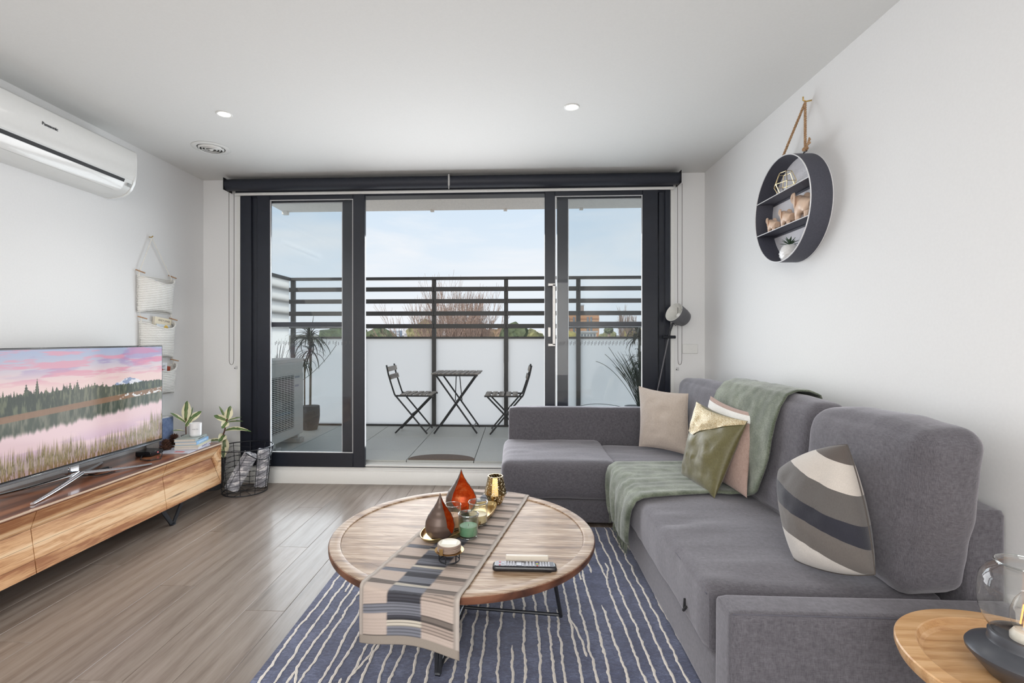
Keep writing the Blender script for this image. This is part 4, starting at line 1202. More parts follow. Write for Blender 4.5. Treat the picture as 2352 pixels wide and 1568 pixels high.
put('red_mark', bx(-2.47, -2.40, 3.455, 3.48, UZ1 + .0072, UZ1 + .0078), plain('red_print', Sc(196, 60, 64), .5), mg)
zb = UZ1 + .008
for nm, lab, h_, sx, sy, col, tx, dx, tc in (
    ('book', 'white-spined book second from the bottom of the pile', .016, .165, .235, Sc(206, 202, 214), 'THE WEEKEND TABLE', 0, Sc(92, 80, 150)),
    ('book', 'slim lilac and yellow book in the middle of the pile', .014, .165, .235, Sc(200, 196, 170), None, .002, (0, 0, 0)),
    ('book', 'light blue spined book second from the top of the pile', .024, .150, .215, Sc(132, 176, 218), 'HOLIDAYS & HOMES', -.004, Sc(240, 244, 250)),
    ('book', 'grey green book on top of the pile under the candle', .020, .145, .21, Sc(156, 164, 160), 'SUMMER IN ITALY', -.010, Sc(90, 98, 96))):
    book(nm, lab, (bcx + dx, bcy + dx), sx, sy, zb, h_, rz_, plain('cover_' + str(round(h_ * 1000)), col, .4, var=.05, nscale=30), tx, txt_col=tc)
    zb += h_ + .0005
cd = root('scented_candle', 'white candle in a frosted white glass jar on the books', 'candle', (-2.440, 3.655, zb))
put('jar', lt([(0, 0), (.036, 0), (.040, .004), (.042, .10), (.0395, .10), (.038, .012), (0, .012)], (-2.440, 3.655, zb), 40), plain('white_glass', Sc(236, 236, 238), .15, coat=.5, var=.01), cd)
put('wax', lt([(.0385, .012), (.0385, .082), (0, .083)], (-2.440, 3.655, zb), 32), plain('white_wax', Sc(232, 228, 220), .5), cd)
put('clear_base', lt([(0, -.0), (.037, 0), (.0405, .004), (.0425, .014), (.0432, .014), (.041, .0), (0, -.0002)], (-2.440, 3.655, zb + .0002), 40), glass('clear_glass', (.96, .97, .97), 1.45), cd)
MT = frame_m((-2.440 + .0424 * math.cos(R(-62)), 3.655 + .0424 * math.sin(R(-62)), zb + .058), (math.sin(R(62)), math.cos(R(62)), 0), (0, 0, 1))
link('lettering', text_mesh('vanilla & fig', .009, MT, .0002), plain('ink_grey', Sc(120, 120, 124), .6), cd, smooth=0)
# pine cones
m_cone = plain('cone_brown', Sc(92, 60, 46), .75, var=.35, nscale=60)
def pinecone(lab, c, r, seed, tilt):
    o = root('pine_cone', lab, 'pine cone', c, 'pine cones by the books'); rr = random.Random(seed)
    put('core', lt([(0, .004), (r * .35, .01), (r * .42, r * .7), (r * .2, r * 1.5), (0, r * 1.7)], c, 10), m_cone, o)
    bm = bmesh.new(); nS = 74
    for i in range(nS):
        t = i / nS; ang = i * 2.39996; z = .008 + t * r * 1.65
        rad = r * (1.0 - .15 * abs(t - .3) - .55 * t * t) * rr.uniform(.9, 1.08); up = .1 + 1.0 * t
        d = V((math.cos(ang), math.sin(ang), 0)); s_ = V((-d.y, d.x, 0)); c0 = V(c) + V((0, 0, z))
        a0 = c0 + d * r * .25; tip = c0 + d * rad + V((0, 0, up * rad * .55)); mid = a0.lerp(tip, .65); w = r * .20 * (1.1 - .6 * t)
        vs = [bm.verts.new(p) for p in (a0 - s_ * w * .4, a0 + s_ * w * .4, mid + s_ * w, tip + s_ * w * .35, tip - s_ * w * .35, mid - s_ * w)]
        bm.faces.new(vs)
        u_ = V((0, 0, -r * .06)); vb = [bm.verts.new(v.co + u_) for v in vs]; bm.faces.new(vb[::-1])
        for k_ in range(6): bm.faces.new((vs[k_], vb[k_], vb[(k_ + 1) % 6], vs[(k_ + 1) % 6]))
    put('scales', bm, m_cone, o, smooth=0, kind='stuff')
pinecone('brown open pine cone nearest the television screen', (-2.585, 3.530, UZ1 + .001), .043, 1, 0)
pinecone('second brown pine cone, further back beside the white candle', (-2.640, 3.700, UZ1 + .001), .046, 2, 0)
# fabric speaker behind the television
sp = root('speaker', 'upright blue grey fabric speaker behind the right end of the television', 'speaker', (-2.72, 3.655, UZ1))
put('case', bx(-2.775, -2.672, 3.58, 3.735, UZ1 + .001, .680, bev=.006), plain('speaker_case', Sc(196, 196, 196), .5), sp)
put('grille', bx(-2.674, -2.667, 3.585, 3.728, UZ1 + .01, .672, bev=.002), linen('speaker_cloth', Sc(84, 102, 138), Sc(118, 136, 170), 500), sp)
# rubber plants with variegated leaves
m_leafv, n, l, b = newmat('variegated_leaf')
tc_ = n.new('ShaderNodeTexCoord'); sp_ = n.new('ShaderNodeSeparateXYZ'); l.new(tc_.outputs['Object'], sp_.inputs[0])
nz_ = noi(n, l, coords(n, l, (9, 30, 30)), 1.0, 3, .6)
aa = mth(n, l, 'ABSOLUTE', sp_.outputs['Y'])
rat = mth(n, l, 'ADD', mth(n, l, 'MULTIPLY', aa, 55), mth(n, l, 'MULTIPLY', mth(n, l, 'SUBTRACT', nz_, .5), 2.4))
l.new(ramp(n, l, rat, [(.0, Sc(120, 140, 84)), (.05, Sc(96, 122, 66)), (.62, Sc(70, 96, 54)), (.68, Sc(230, 221, 178)), (1.0, Sc(236, 229, 196))]), b.inputs['Base Color'])
b.inputs['Roughness'].default_value = .35
m_stem = plain('plant_stem', Sc(98, 62, 48), .7)
def leaf_mesh(L, Wd, arch, fold=.18):
    bm = bmesh.new(); n1 = 14; g = []
    for i in range(n1 + 1):
        t = i / n1; w = Wd * math.sin(PI * min(1, t * .97 + .03)) ** .75 * (1 - .25 * t); row = []
        for s in (-1, -.5, 0, .5, 1):
            row.append(bm.verts.new((L * t * (1 - .12 * arch * t), s * w / 2, -arch * L * t * t * .5 + abs(s) * w * fold)))
        g.append(row)
    for i in range(n1):
        for j in range(4): bm.faces.new((g[i][j], g[i + 1][j], g[i + 1][j + 1], g[i][j + 1]))
    bmesh.ops.remove_doubles(bm, verts=bm.verts[:], dist=1e-5)
    return bm
def add_leaf(parent, p, d, L, Wd, arch, roll=0, mat=None, name='leaf', fold=.18, face=None):
    bm = leaf_mesh(L, Wd, arch, fold); me = bpy.data.meshes.new(name); bm.to_mesh(me); bm.free()
    o = link(name, me, mat or m_leafv, parent, 60, local=True)
    q = V(d).normalized().to_track_quat('X', 'Z'); q = q @ Quaternion((1, 0, 0), roll)
    if face is not None:
        x_ = V(d).normalized(); z_ = V(face) - x_ * V(face).dot(x_); z_.normalize(); y_ = z_.cross(x_)
        q = Matrix((x_, y_, z_)).transposed().to_quaternion()
    o.rotation_mode = 'QUATERNION'; o.rotation_quaternion = q; o.location = V(p) - V(parent.location)
    return o
r1 = root('rubber_plant', 'small rubber plant with yellow edged leaves behind the white candle', 'plant', (-2.62, 3.87, UZ1)) if False else None
P1 = V((-2.615, 3.80, UZ1))
r1 = root('rubber_plant', 'small rubber plant with yellow edged leaves behind the white candle', 'plant', P1, 'variegated rubber plants')
put('pot', lt([(0, 0), (.030, 0), (.036, .06), (.038, .062), (.034, .062), (.033, .05), (0, .05)], P1, 24), plain('small_grey_pot', Sc(120, 118, 116), .7), r1)
put('stem', tb([P1 + V((0, 0, .05)), P1 + V((.0, -.003, .12)), P1 + V((.004, -.008, .20))], .004, 6), m_stem, r1)
tp = P1 + V((.004, -.008, .18))
FC = (.55, -.8, .25)      # most blades turn their upper side to the room
for (d_, L, w_, ar, dz, fc) in (((.05, .02, 1), .155, .075, .05, 0, FC), ((-.35, -.62, .62), .15, .045, .1, -.02, (.3, -.5, .8)), ((.30, .72, .46), .155, .060, .1, -.02, FC),
                            ((.2, .35, .75), .15, .022, .3, -.03, (.9, -.2, .1)), ((-.2, -.75, .30), .12, .035, .3, -.09, (.2, -.2, 1)), ((.3, .1, .5), .09, .045, .2, -.05, FC)):
    add_leaf(r1, tp + V((0, 0, dz)), d_, L, w_, ar, face=fc)
P2 = V((-2.60, 4.10, 0))
r2 = root('rubber_plant', 'taller rubber plant with cream edged leaves above the wire basket', 'plant', P2, 'variegated rubber plants')
put('pot', lt([(0, 0), (.085, 0), (.11, .24), (.115, .25), (.105, .25), (.10, .22), (0, .22)], P2, 32), plain('charcoal_pot', Sc(70, 70, 72), .7, var=.15), r2)
put('stem', tb([P2 + V((0, 0, .2)), P2 + V((.05, -.02, .32)), P2 + V((.11, -.04, .42)), P2 + V((.135, -.03, .50)), P2 + V((.15, -.02, .60))], .006, 6), m_stem, r2)
tp = P2 + V((.15, -.02, .585))
for (d_, L, w_, ar, dz, fc) in (((.15, .12, .9), .125, .072, .1, 0, FC), ((-.45, -.5, .35), .115, .058, .2, 0, FC), ((.1, -.6, -.25), .10, .070, .2, -.01, FC), ((.75, .3, .30), .12, .040, .2, -.01, (0, -.3, 1)),
                            ((.9, .35, .12), .13, .040, .2, -.02, (0, -.3, 1)), ((-.45, -.1, .9), .14, .024, .1, 0, FC), ((.85, .2, .30), .20, .052, 1.1, -.09, (.2, -.6, .9)), ((.15, -.6, -.15), .11, .075, .4, -.12, FC),
                            ((.15, -.2, -.8), .17, .085, .2, -.14, FC), ((-.75, -.3, .15), .15, .050, .6, -.17, (0, -.5, 1)), ((-.85, -.35, -.1), .16, .055, .4, -.20, (.1, -.6, .9)), ((.3, -.4, -.5), .14, .07, .3, -.20, FC)):
    add_leaf(r2, tp + V((.35 * dz * .6, 0, dz)), d_, L, w_, ar, face=fc)
# ------------------------------------------------------------ wire basket and rolled blankets
BC = V((-2.275, 4.045, 0)); br0, br1, bh = .170, .215, .375
wb_ = root('wire_basket', 'round black wire basket holding rolled blankets by the door', 'basket', BC)
def rad(z): return br0 + (br1 - br0) * z / bh
def ringpts(z, r, n_=40): return [BC + V((r * math.cos(2 * PI * k / n_), r * math.sin(2 * PI * k / n_), z)) for k in range(n_)]
put('rim', tb(ringpts(bh, br1), .0042, 8, True), m_blk, wb_)
put('base_ring', tb(ringpts(.006, br0), .004, 8, True), m_blk, wb_)
nU = 10
for i in range(nU):
    a = 2 * PI * i / nU
    put('upright', tb([BC + V((br0 * math.cos(a), br0 * math.sin(a), .006)), BC + V((br1 * math.cos(a), br1 * math.sin(a), bh))], .0026, 6), m_blk, wb_)
bm = bmesh.new()
for i in range(nU):     # zig-zag wires between the uprights
    a0, a1 = 2 * PI * i / nU, 2 * PI * (i + 1) / nU
    for q in range(8):
        z = .03 + q * .042; dz = .028 if i % 2 else -.028; pts = []
        for t in range(4):
            a = a0 + (a1 - a0) * t / 3; zz_ = z + dz * (t / 3 if i % 2 else 1 - t / 3) * 1.0
            zz_ = z + abs(dz) * (t / 3 if i % 2 else 1 - t / 3); pts.append(BC + V((rad(zz_) * math.cos(a), rad(zz_) * math.sin(a), zz_)))
        tube(bm, pts, .0019, 5)
for i in range(4):
    a = PI * i / 4; tube(bm, [BC + V((br0 * math.cos(a), br0 * math.sin(a), .006)), BC + V((-br0 * math.cos(a), -br0 * math.sin(a), .006))], .002, 5)
put('wire_mesh', bm, m_blk, wb_, kind='stuff')
hp = [BC + V((br1 * math.cos(R(20)), br1 * math.sin(R(20)), bh))]
put('handle', tb(bez(BC + V((br1 * math.cos(R(10)), br1 * math.sin(R(10)), bh - .05)), BC + V((.02, -.12, bh + .02)), BC + V((br1 * math.cos(R(-75)) , br1 * math.sin(R(-75)), bh - .09)), 14), .004, 8) if False else tb([BC + V((br1 * math.cos(R(t)), br1 * math.sin(R(t)), bh - .012 - .075 * math.sin(PI * (t + 60) / 80))) + V((.006, -.006, 0)) for t in range(-60, 21, 8)], .0045, 8), m_blk, wb_)
m_knit, n, l, b = newmat('grey_patterned_fleece')
fa = noi(n, l, coords(n, l, (14, 14, 26)), 1.0, 2, .5, .6); fb_ = noi(n, l, coords(n, l), 120, 2)
l.new(ramp(n, l, mth(n, l, 'ADD', mth(n, l, 'MULTIPLY', fa, .8), mth(n, l, 'MULTIPLY', fb_, .2)), [(.40, Sc(132, 132, 140)), (.52, Sc(172, 172, 180)), (.60, Sc(232, 230, 232))]), b.inputs['Base Color'])
b.inputs['Roughness'].default_value = .95; b.inputs['Sheen Weight'].default_value = .6; bump(n, l, b, fb_, .4, .003)
def roll(lab, a, c, r, seed):
    """a spirally rolled blanket standing from a (bottom) to c (top)"""
    a, c = V(a), V(c); d = (c - a).normalized(); x = d.cross(V((0, 1, 0))).normalized(); y = d.cross(x)
    bm = bmesh.new(); turns = 3.2; n1, n2 = 110, 22; g = []
    for i in range(n1 + 1):
        t = i / n1; ang = t * turns * 2 * PI; rr = r * (.16 + .84 * t) ; row = []
        for j in range(n2 + 1):
            s = j / n2; k_ = 1 + .05 * noise.noise(V((ang * .7, s * 6, seed))) + .03 * noise.noise(V((math.cos(ang) * 3, math.sin(ang) * 3, s * 9 + seed)))
            e = .012 * noise.noise(V((ang * 1.2, seed, 0))) if j == n2 else 0
            row.append(bm.verts.new(a + d * ((c - a).length * s + e) + (x * math.cos(ang) + y * math.sin(ang)) * rr * k_))
        g.append(row)
    for i in range(n1):
        for j in range(n2): bm.faces.new((g[i][j], g[i + 1][j], g[i + 1][j + 1], g[i][j + 1]))
    o = put('rolled_blanket', bm, m_knit, None, smooth=80)
    md = o.modifiers.new('thick', 'SOLIDIFY'); md.thickness = .011; md.offset = -1
    return tag(o, lab, 'blanket', 'rolled blankets in the basket')
roll('grey patterned blanket rolled up, leaning left in the wire basket', (-2.345, 3.965, .035), (-2.215, 4.045, .315), .062, 1)
roll('second grey rolled blanket, upright at the right of the wire basket', (-2.180, 4.125, .02), (-2.155, 4.140, .330), .055, 2)

# ------------------------------------------------------------ split-system air conditioner
AY0, AY1 = 2.14, 3.255
m_ac = plain('ac_gloss', Sc(232, 232, 230), .16, coat=.6, var=.01)
m_ac2 = plain('ac_satin', Sc(222, 223, 221), .35, var=.01)
ac = root('air_conditioner', 'white wall-mounted air conditioner above the television', 'air conditioner', (XL, 2.70, 2.24))
X0 = XL
prof = [(X0 + .001, 2.552), (X0 + .165, 2.552), (X0 + .192, 2.546), (X0 + .205, 2.53), (X0 + .207, 2.46), (X0 + .204, 2.38), (X0 + .195, 2.33), (X0 + .175, 2.288), (X0 + .150, 2.262), (X0 + .118, 2.244), (X0 + .06, 2.232), (X0 + .001, 2.232)]
bm = bmesh.new(); prism(bm, prof, AY0, AY1, 'Y'); put('casing', bm, m_ac2, ac, smooth=50)
fp = [(X0 + .1655, 2.5535), (X0 + .193, 2.548), (X0 + .2075, 2.532), (X0 + .2115, 2.46), (X0 + .2075, 2.380), (X0 + .2005, 2.345), (X0 + .1965, 2.346), (X0 + .2005, 2.40), (X0 + .2010, 2.50), (X0 + .190, 2.54)]
bm = bmesh.new(); prism(bm, fp, AY0 - .002, AY1 + .002, 'Y'); put('front_panel', bm, m_ac, ac, smooth=50)
ep = [(X0 + .002, 2.5535), (X0 + .166, 2.5535), (X0 + .194, 2.548), (X0 + .2085, 2.532), (X0 + .2125, 2.46), (X0 + .208, 2.37), (X0 + .198, 2.325), (X0 + .178, 2.284), (X0 + .152, 2.258), (X0 + .119, 2.240), (X0 + .06, 2.229), (X0 + .002, 2.229)]
for a, c in ((AY1 - .012, AY1 + .006), (AY0 - .006, AY0 + .012)):
    bm = bmesh.new(); prism(bm, ep, a, c, 'Y'); put('end_cap', bm, m_ac, ac, smooth=50)
bm = bmesh.new(); prism(bm, [(X0 + .190, 2.318), (X0 + .1985, 2.336), (X0 + .2005, 2.335), (X0 + .193, 2.316)], AY0 + .10, AY1 - .085, 'Y'); put('air_slot', bm, m_dark, ac)
bm = bmesh.new(); prism(bm, [(X0 + .150, 2.2575), (X0 + .178, 2.2825), (X0 + .194, 2.314), (X0 + .197, 2.313), (X0 + .182, 2.280), (X0 + .153, 2.2545)], AY0 + .10, AY1 - .085, 'Y'); put('flap', bm, m_ac, ac)
bm = bmesh.new(); prism(bm, [(X0 + .075, 2.233), (X0 + .119, 2.2415), (X0 + .148, 2.257), (X0 + .149, 2.2545), (X0 + .120, 2.238), (X0 + .075, 2.2295)], AY0 + .10, AY1 - .12, 'Y'); put('lower_flap', bm, m_ac2, ac)
bm = bmesh.new()
for k in range(3): box(bm, X0 + .188, X0 + .199, AY1 - .055 + k * .0, AY1 - .028, 2.296 + k * .009, 2.298 + k * .009)
put('indicator', bm, plain('ind_grey', Sc(150, 152, 154), .4), ac)
link('lettering', text_mesh('Panasonic', .024, frame_m((X0 + .2125, 2.63, 2.452), (0, 1, 0), (0, 0, 1)), .0006, bold=True), plain('logo_ink', Sc(70, 72, 76), .5), ac, smooth=0)

# ------------------------------------------------------------ ceiling fittings
m_lit, n, l, b = newmat('lamp_glow'); b.inputs['Emission Color'].default_value = (1, .97, .9, 1); b.inputs['Emission Strength'].default_value = 9
def downlight(lab, x, y):
    o = root('downlight', lab, 'downlight', (x, y, ZC), 'recessed ceiling downlights')
    put('ring', lt([(.034, .004), (.036, -.002), (.044, -.004), (.048, -.001), (.048, .004)], (x, y, ZC - .001), 40), m_trim, o)
    put('lamp', lt([(0, -.002), (.033, -.002), (.036, .001), (0, .001)], (x, y, ZC - .001), 32), m_lit, o)
    d = bpy.data.lights.new('downlight_beam', 'SPOT'); d.energy = 30; d.spot_size = R(120); d.spot_blend = .9; d.shadow_soft_size = .04; d.color = (1, .96, .88)
    q = bpy.data.objects.new('downlight_beam', d); COL.objects.link(q); q.parent = o; q.location = (0, 0, -.012)
downlight('small round downlight above the media unit', -1.838, 3.03)
downlight('small round downlight nearer the sofa', .330, 3.04)
vt = root('ceiling_vent', 'round white air vent in the ceiling near the left wall', 'vent', (-2.262, 3.565, ZC))
vc = (-2.262, 3.565, ZC)
put('flange', lt([(.094, .0), (.097, -.005), (.125, -.0035), (.130, -.001), (.130, .0)], (vc[0], vc[1], ZC - .001), 48), m_trim, vt)
put('throat', lt([(0, -.0004), (.096, -.0004), (.096, .0), (0, .0)], (vc[0], vc[1], ZC - .0006), 40), plain('vent_dark', (.10, .10, .10), .8), vt)
for k, r_ in enumerate((.086, .066, .046, .016)):
    put('cone_ring', lt([(r_ - .011, -.013), (r_ - .009, -.015), (r_, -.003), (r_ - .002, -.003)] if r_ > .02 else [(0, -.018), (.010, -.018), (.016, -.012), (0, -.010)], (vc[0], vc[1], ZC - .001), 40), m_trim, vt)
put('bridge', bx(vc[0] - .094, vc[0] + .094, vc[1] - .003, vc[1] + .003, ZC - .012, ZC - .008), m_trim, vt)

# ------------------------------------------------------------ roller blind
bl = root('roller_blind', 'dark roller blind rolled up across the top of the balcony doors', 'blind', (-.59, YF - .09, 2.60))
BXa, BXb = -2.535, 1.350; by, bz = YF - .085, 2.612
put('rolled_cloth', lt([(0, BXa), (.046, BXa), (.050, BXa + .006), (.050, BXb - .006), (.046, BXb), (0, BXb)], (0, by, bz), 40, Matrix.Rotation(R(90), 4, 'Y')), plain('blind_navy', (.018, .021, .032), .55, var=.1), bl)
for xx in (BXa - .004, BXb - .002):
    put('end_bracket', bx(xx, xx + .006, by - .05, YF - .001, bz - .05, bz + .055, bev=.002), m_dark, bl)
put('bottom_bar', lt([(0, BXa + .045), (.0135, BXa + .045), (.0135, BXb - .03), (0, BXb - .03)], (0, by + .055, 2.549), 20, Matrix.Rotation(R(90), 4, 'Y')), m_trim, bl)
put('hem_cloth', bx(BXa + .05, BXb - .035, by + .047, by + .049, 2.552, 2.60), plain('blind_navy', (.018, .021, .032), .55), bl)
bm = bmesh.new(); box(bm, -.585, -.570, by - .052, by - .049, 2.565, 2.665); box(bm, -.585, -.570, by - .052, YF - .002, 2.662, 2.665); box(bm, -.581, -.573, by - .054, by - .050, 2.535, 2.575)
put('centre_bracket', bm, m_steel, bl)
def cord(xc, w, zb_):
    pts = [(xc - w / 2, by, 2.57), (xc - w / 2, by, 2.0), (xc - w / 2 * .9, by, zb_ + .05)] + [(xc + w / 2 * .85 * math.cos(t), by, zb_ + .012 + .03 * (1 + math.sin(t))) for t in [PI + PI * k / 8 for k in range(1, 8)]] + [(xc + w / 2 * .9, by, zb_ + .05), (xc + w / 2, by, 2.0), (xc + w / 2, by, 2.57)]
    return tb(pts, .0022, 6)
m_cord = plain('cord_grey', Sc(110, 106, 102), .6)
put('pull_cord', cord(-2.492, .045, 1.035), m_cord, bl); put('pull_cord', cord(1.355, .036, 1.045), m_cord, bl)
for xc in (-2.492, 1.362):
    o = root('cord_clip', 'small clear cord clip on the wall ' + ('left of the doors' if xc < 0 else 'right of the doors'), 'clip', (xc, YF, 1.015), 'blind cord clips')
    bm = bx(xc - .010, xc + .010, YF - .012, YF - .0005, 1.005, 1.03, bev=.002); put('body', bm, plain('clip_clear', Sc(200, 200, 200), .3), o)
    put('screw', lt([(0, 0), (.0045, 0), (.0045, .002), (0, .002)], (xc - .012, YF - .0125, 1.012), 12, Matrix.Rotation(R(90), 4, 'X')), m_dark, o)
# wall switch
sw = root('wall_switch', 'white wall switch plate right of the balcony doors', 'switch', (1.466, YF, 1.19))
put('plate', bx(1.402, 1.530, YF - .008, YF - .0005, 1.148, 1.228, bev=.003), m_trim, sw)
put('dial', lt([(0, .0), (.012, 0), (.013, -.004), (0, -.004)], (1.462, YF - .008, 1.190), 20, Matrix.Rotation(R(-90), 4, 'X')), m_trim, sw)

# ------------------------------------------------------------ floor lamp
fl_ = root('floor_lamp', 'grey floor lamp with tilted cup shade in the corner behind the sofa', 'floor lamp', (1.06, 4.262, 0))
m_lg = plain('lamp_grey', Sc(98, 98, 102), .45); m_lw = plain('lamp_white_inside', Sc(232, 232, 228), .5)
put('base', lt([(0, .001), (.075, .001), (.075, .012), (.03, .018), (.012, .03), (0, .03)], (1.05, 4.225 - .0, 0), 32, Matrix.Diagonal((1, .42, 1, 1))), m_lg, fl_)
put('pole', tb([(1.05, 4.24, .02), (1.12, 4.245, .55), (1.192, 4.25, .89), (1.287, 4.225, 1.39)], .006, 10), m_lg, fl_)
put('upper_arm', tb([(1.262, 4.236, 1.265), (1.278, 4.228, 1.34), (1.300, 4.222, 1.405)], .009, 10), m_blk, fl_)
put('clamp', tb([(1.215, 4.225, 1.288), (1.325, 4.24, 1.288)], .013, 14), m_blk, fl_)
ax_ = V((-.80, -.46, .44)).normalized()       # shade opens this way
q_ = ax_.to_track_quat('Z', 'Y').to_matrix().to_4x4(); tip_ = V((1.345, 4.185, 1.462))
sh = [(0, -.075), (.045, -.072), (.066, -.055), (.074, -.02), (.080, .05), (.083, .075)]
put('shade', lt(sh, tip_, 40, q_), m_lg, fl_); shade_ = bpy.context.scene.objects[-1] if False else [c for c in fl_.children if c.name.startswith('shade')][0]
put('shade_lining', lt([(0, -.068), (.042, -.066), (.062, -.05), (.071, -.02), (.077, .05), (.081, .0755), (.083, .0752)], tip_, 40, q_), m_lw, shade_)
put('bulb', lt([(0, .03), (.018, .02), (.024, 0), (.016, -.025), (.012, -.06)], tip_, 20, q_), plain('bulb_white', Sc(240, 240, 238), .2), fl_)
put('cable_loop', tb([(1.30, 4.225, 1.41), (1.318, 4.21, 1.385), (1.335, 4.2, 1.392), (1.33, 4.19, 1.415)], .003, 6), m_blk, fl_)

# ------------------------------------------------------------ round wall shelf
SXb, SXf, SY, SZ, SR = 1.586, 1.478, 2.868, 2.003, .295
ws = root('wall_shelf', 'round dark metal wall shelf with two tiers hung from rope', 'shelf', (1.55, SY, SZ - SR))
m_sh = plain('shelf_graphite', Sc(74, 75, 86), .6, var=.12, nscale=140); m_edge = plain('edge_white', Sc(226, 226, 228), .5)
MX = Matrix.Rotation(R(90), 4, 'Y')
bm = bmesh.new()
ro, ri = SR, SR - .004
rr_ = lathe(bm, [(ri, SXf), (ro, SXf), (ro, SXb), (ri, SXb)], (0, SY, SZ), 96, MX)
for k in range(96): bm.faces.new((rr_[0][k], rr_[3][k], rr_[3][(k + 1) % 96], rr_[0][(k + 1) % 96]))
put('hoop', bm, m_sh, ws)
put('rim_edge', tb([(SXf - .001, SY + (SR - .002) * math.cos(t), SZ + (SR - .002) * math.sin(t)) for t in [2 * PI * k / 96 for k in range(96)]], .0032, 6, True), m_edge, ws)
put('rear_edge', tb([(SXb, SY + (SR) * math.cos(t), SZ + (SR) * math.sin(t)) for t in [2 * PI * k / 96 for k in range(96)]], .003, 6, True), m_edge, ws)
m_mesh, n, l, b = newmat('white_mesh_back')
br = n.new('ShaderNodeTexVoronoi'); br.inputs['Scale'].default_value = 190; br.feature = 'F1'; br.inputs['Randomness'].default_value = 0
l.new(coords(n, l), br.inputs['Vector'])
l.new(ramp(n, l, br.outputs['Distance'], [(.2, Sc(206, 206, 214)), (.5, Sc(232, 232, 238))]), b.inputs['Base Color']); b.inputs['Roughness'].default_value = .7
bump(n, l, b, br.outputs['Distance'], .5, .002)
put('mesh_back', lt([(0, SXb - .006), (ri, SXb - .006), (ri, SXb - .002), (0, SXb - .002)], (0, SY, SZ), 64, MX), m_mesh, ws)
for z_ in (2.100, 1.905):
    hw = math.sqrt(ri * ri - (z_ - SZ) ** 2) - .001
    put('tier', bx(SXf + .002, SXb - .007, SY - hw, SY + hw, z_ - .003, z_, bev=.0008), m_sh, ws)
    put('tier_edge', bx(SXf - .001, SXf + .0018, SY - hw, SY + hw, z_ - .0035, z_ + .0005), m_edge, ws)
    put('tier_lip', bx(SXb - .011, SXb - .0075, SY - hw, SY + hw, z_ - .014, z_ - .004), m_sh, ws)
# rope
m_rope, n, l, b = newmat('jute_rope')
ro_ = noi(n, l, coords(n, l, (90, 90, 260), (0, R(30), 0)), 1, 2, .7)
l.new(ramp(n, l, ro_, [(.35, Sc(140, 104, 72)), (.65, Sc(196, 162, 126))]), b.inputs['Base Color']); b.inputs['Roughness'].default_value = .95; bump(n, l, b, ro_, .8, .004)
hk = V((1.556, 2.765, 2.555))
a1 = V((1.50, 2.665, 2.262)); a2 = V((1.53, 3.01, 2.262))
def rope(p, q, r=.0062, tw=70):
    bm = bmesh.new(); p, q = V(p), V(q); L = (q - p).length; d = (q - p).normalized(); x = d.cross(V((1, 0, 0))).normalized(); y = d.cross(x)
    for s in range(3):
        tube(bm, [p + d * L * t + (x * math.cos(t * L * tw * 2 + s * 2.094) + y * math.sin(t * L * tw * 2 + s * 2.094)) * r * .55 for t in [i / 60 for i in range(61)]], r * .62, 6)
    return bm
put('rope', rope(hk, a1), m_rope, ws); put('rope', rope(hk, a2), m_rope, ws)
bm = bmesh.new()
bmesh.ops.create_uvsphere(bm, u_segments=14, v_segments=10, radius=1, matrix=Matrix.Translation(a1 + V((0, 0, .004))) @ Matrix.Diagonal((.013, .022, .012, 1)))
for k in range(6):
    tube(bm, bez(a1 + V((0, -.01, .006)), a1 + V((-.006, -.03 - .002 * k, .014 + .004 * k)), a1 + V((-.01, -.062 + .004 * (k % 3), .012 + .006 * k)), 6), .0035, 6)
put('knot', bm, m_rope, ws)
put('rope_loop', tb([a1 + V((0, .018, -.012)), a1 + V((0, .0, -.002)), a1 + V((0, -.018, -.012)), a1 + V((0, .018, -.013))], .0022, 6), m_blk, ws)
wh_ = root('wall_hook', 'small brass hook in the right wall holding the rope', 'hook', (XR, 2.755, 2.57))
put('hook', tb([(XR - .001, 2.765, 2.565), (XR - .03, 2.765, 2.560), (XR - .045, 2.765, 2.566), (XR - .045, 2.765, 2.585)], .004, 8), plain('brass', Sc(196, 164, 100), .3, 1.0), wh_)
# geometric wire tealight holder
m_gold = plain('pale_gold', Sc(226, 206, 160), .25, 1.0, var=.05)
gh = root('wire_tealight_holder', 'pale gold geometric wire candle holder on the top tier', 'candle holder', (1.528, 2.905, 2.1005))
cx_, cy_, z0_ = 1.528, 2.915, 2.104
def hexr(r, z, n_=6, o_=0): return [V((cx_ + r * .62 * math.cos(2 * PI * (k + o_) / n_), cy_ + r * math.sin(2 * PI * (k + o_) / n_), z)) for k in range(n_)]
h0, h1, h2 = hexr(.045, z0_), hexr(.082, z0_ + .055), hexr(.048, z0_ + .118)
bm = bmesh.new()
for ring_ in (h0, h1, h2): tube(bm, ring_, .0020, 6, True)
for k in range(6): tube(bm, [h0[k], h1[k]], .0020, 6); tube(bm, [h1[k], h2[k]], .0020, 6)
put('wire_frame', bm, m_gold, gh)
put('candle_cup', lt([(0, 0), (.019, 0), (.020, .016), (.018, .016), (.017, .004), (0, .004)], (cx_, cy_, 2.1005), 24), plain('gold_cup', Sc(226, 190, 120), .3, 1.0), gh)
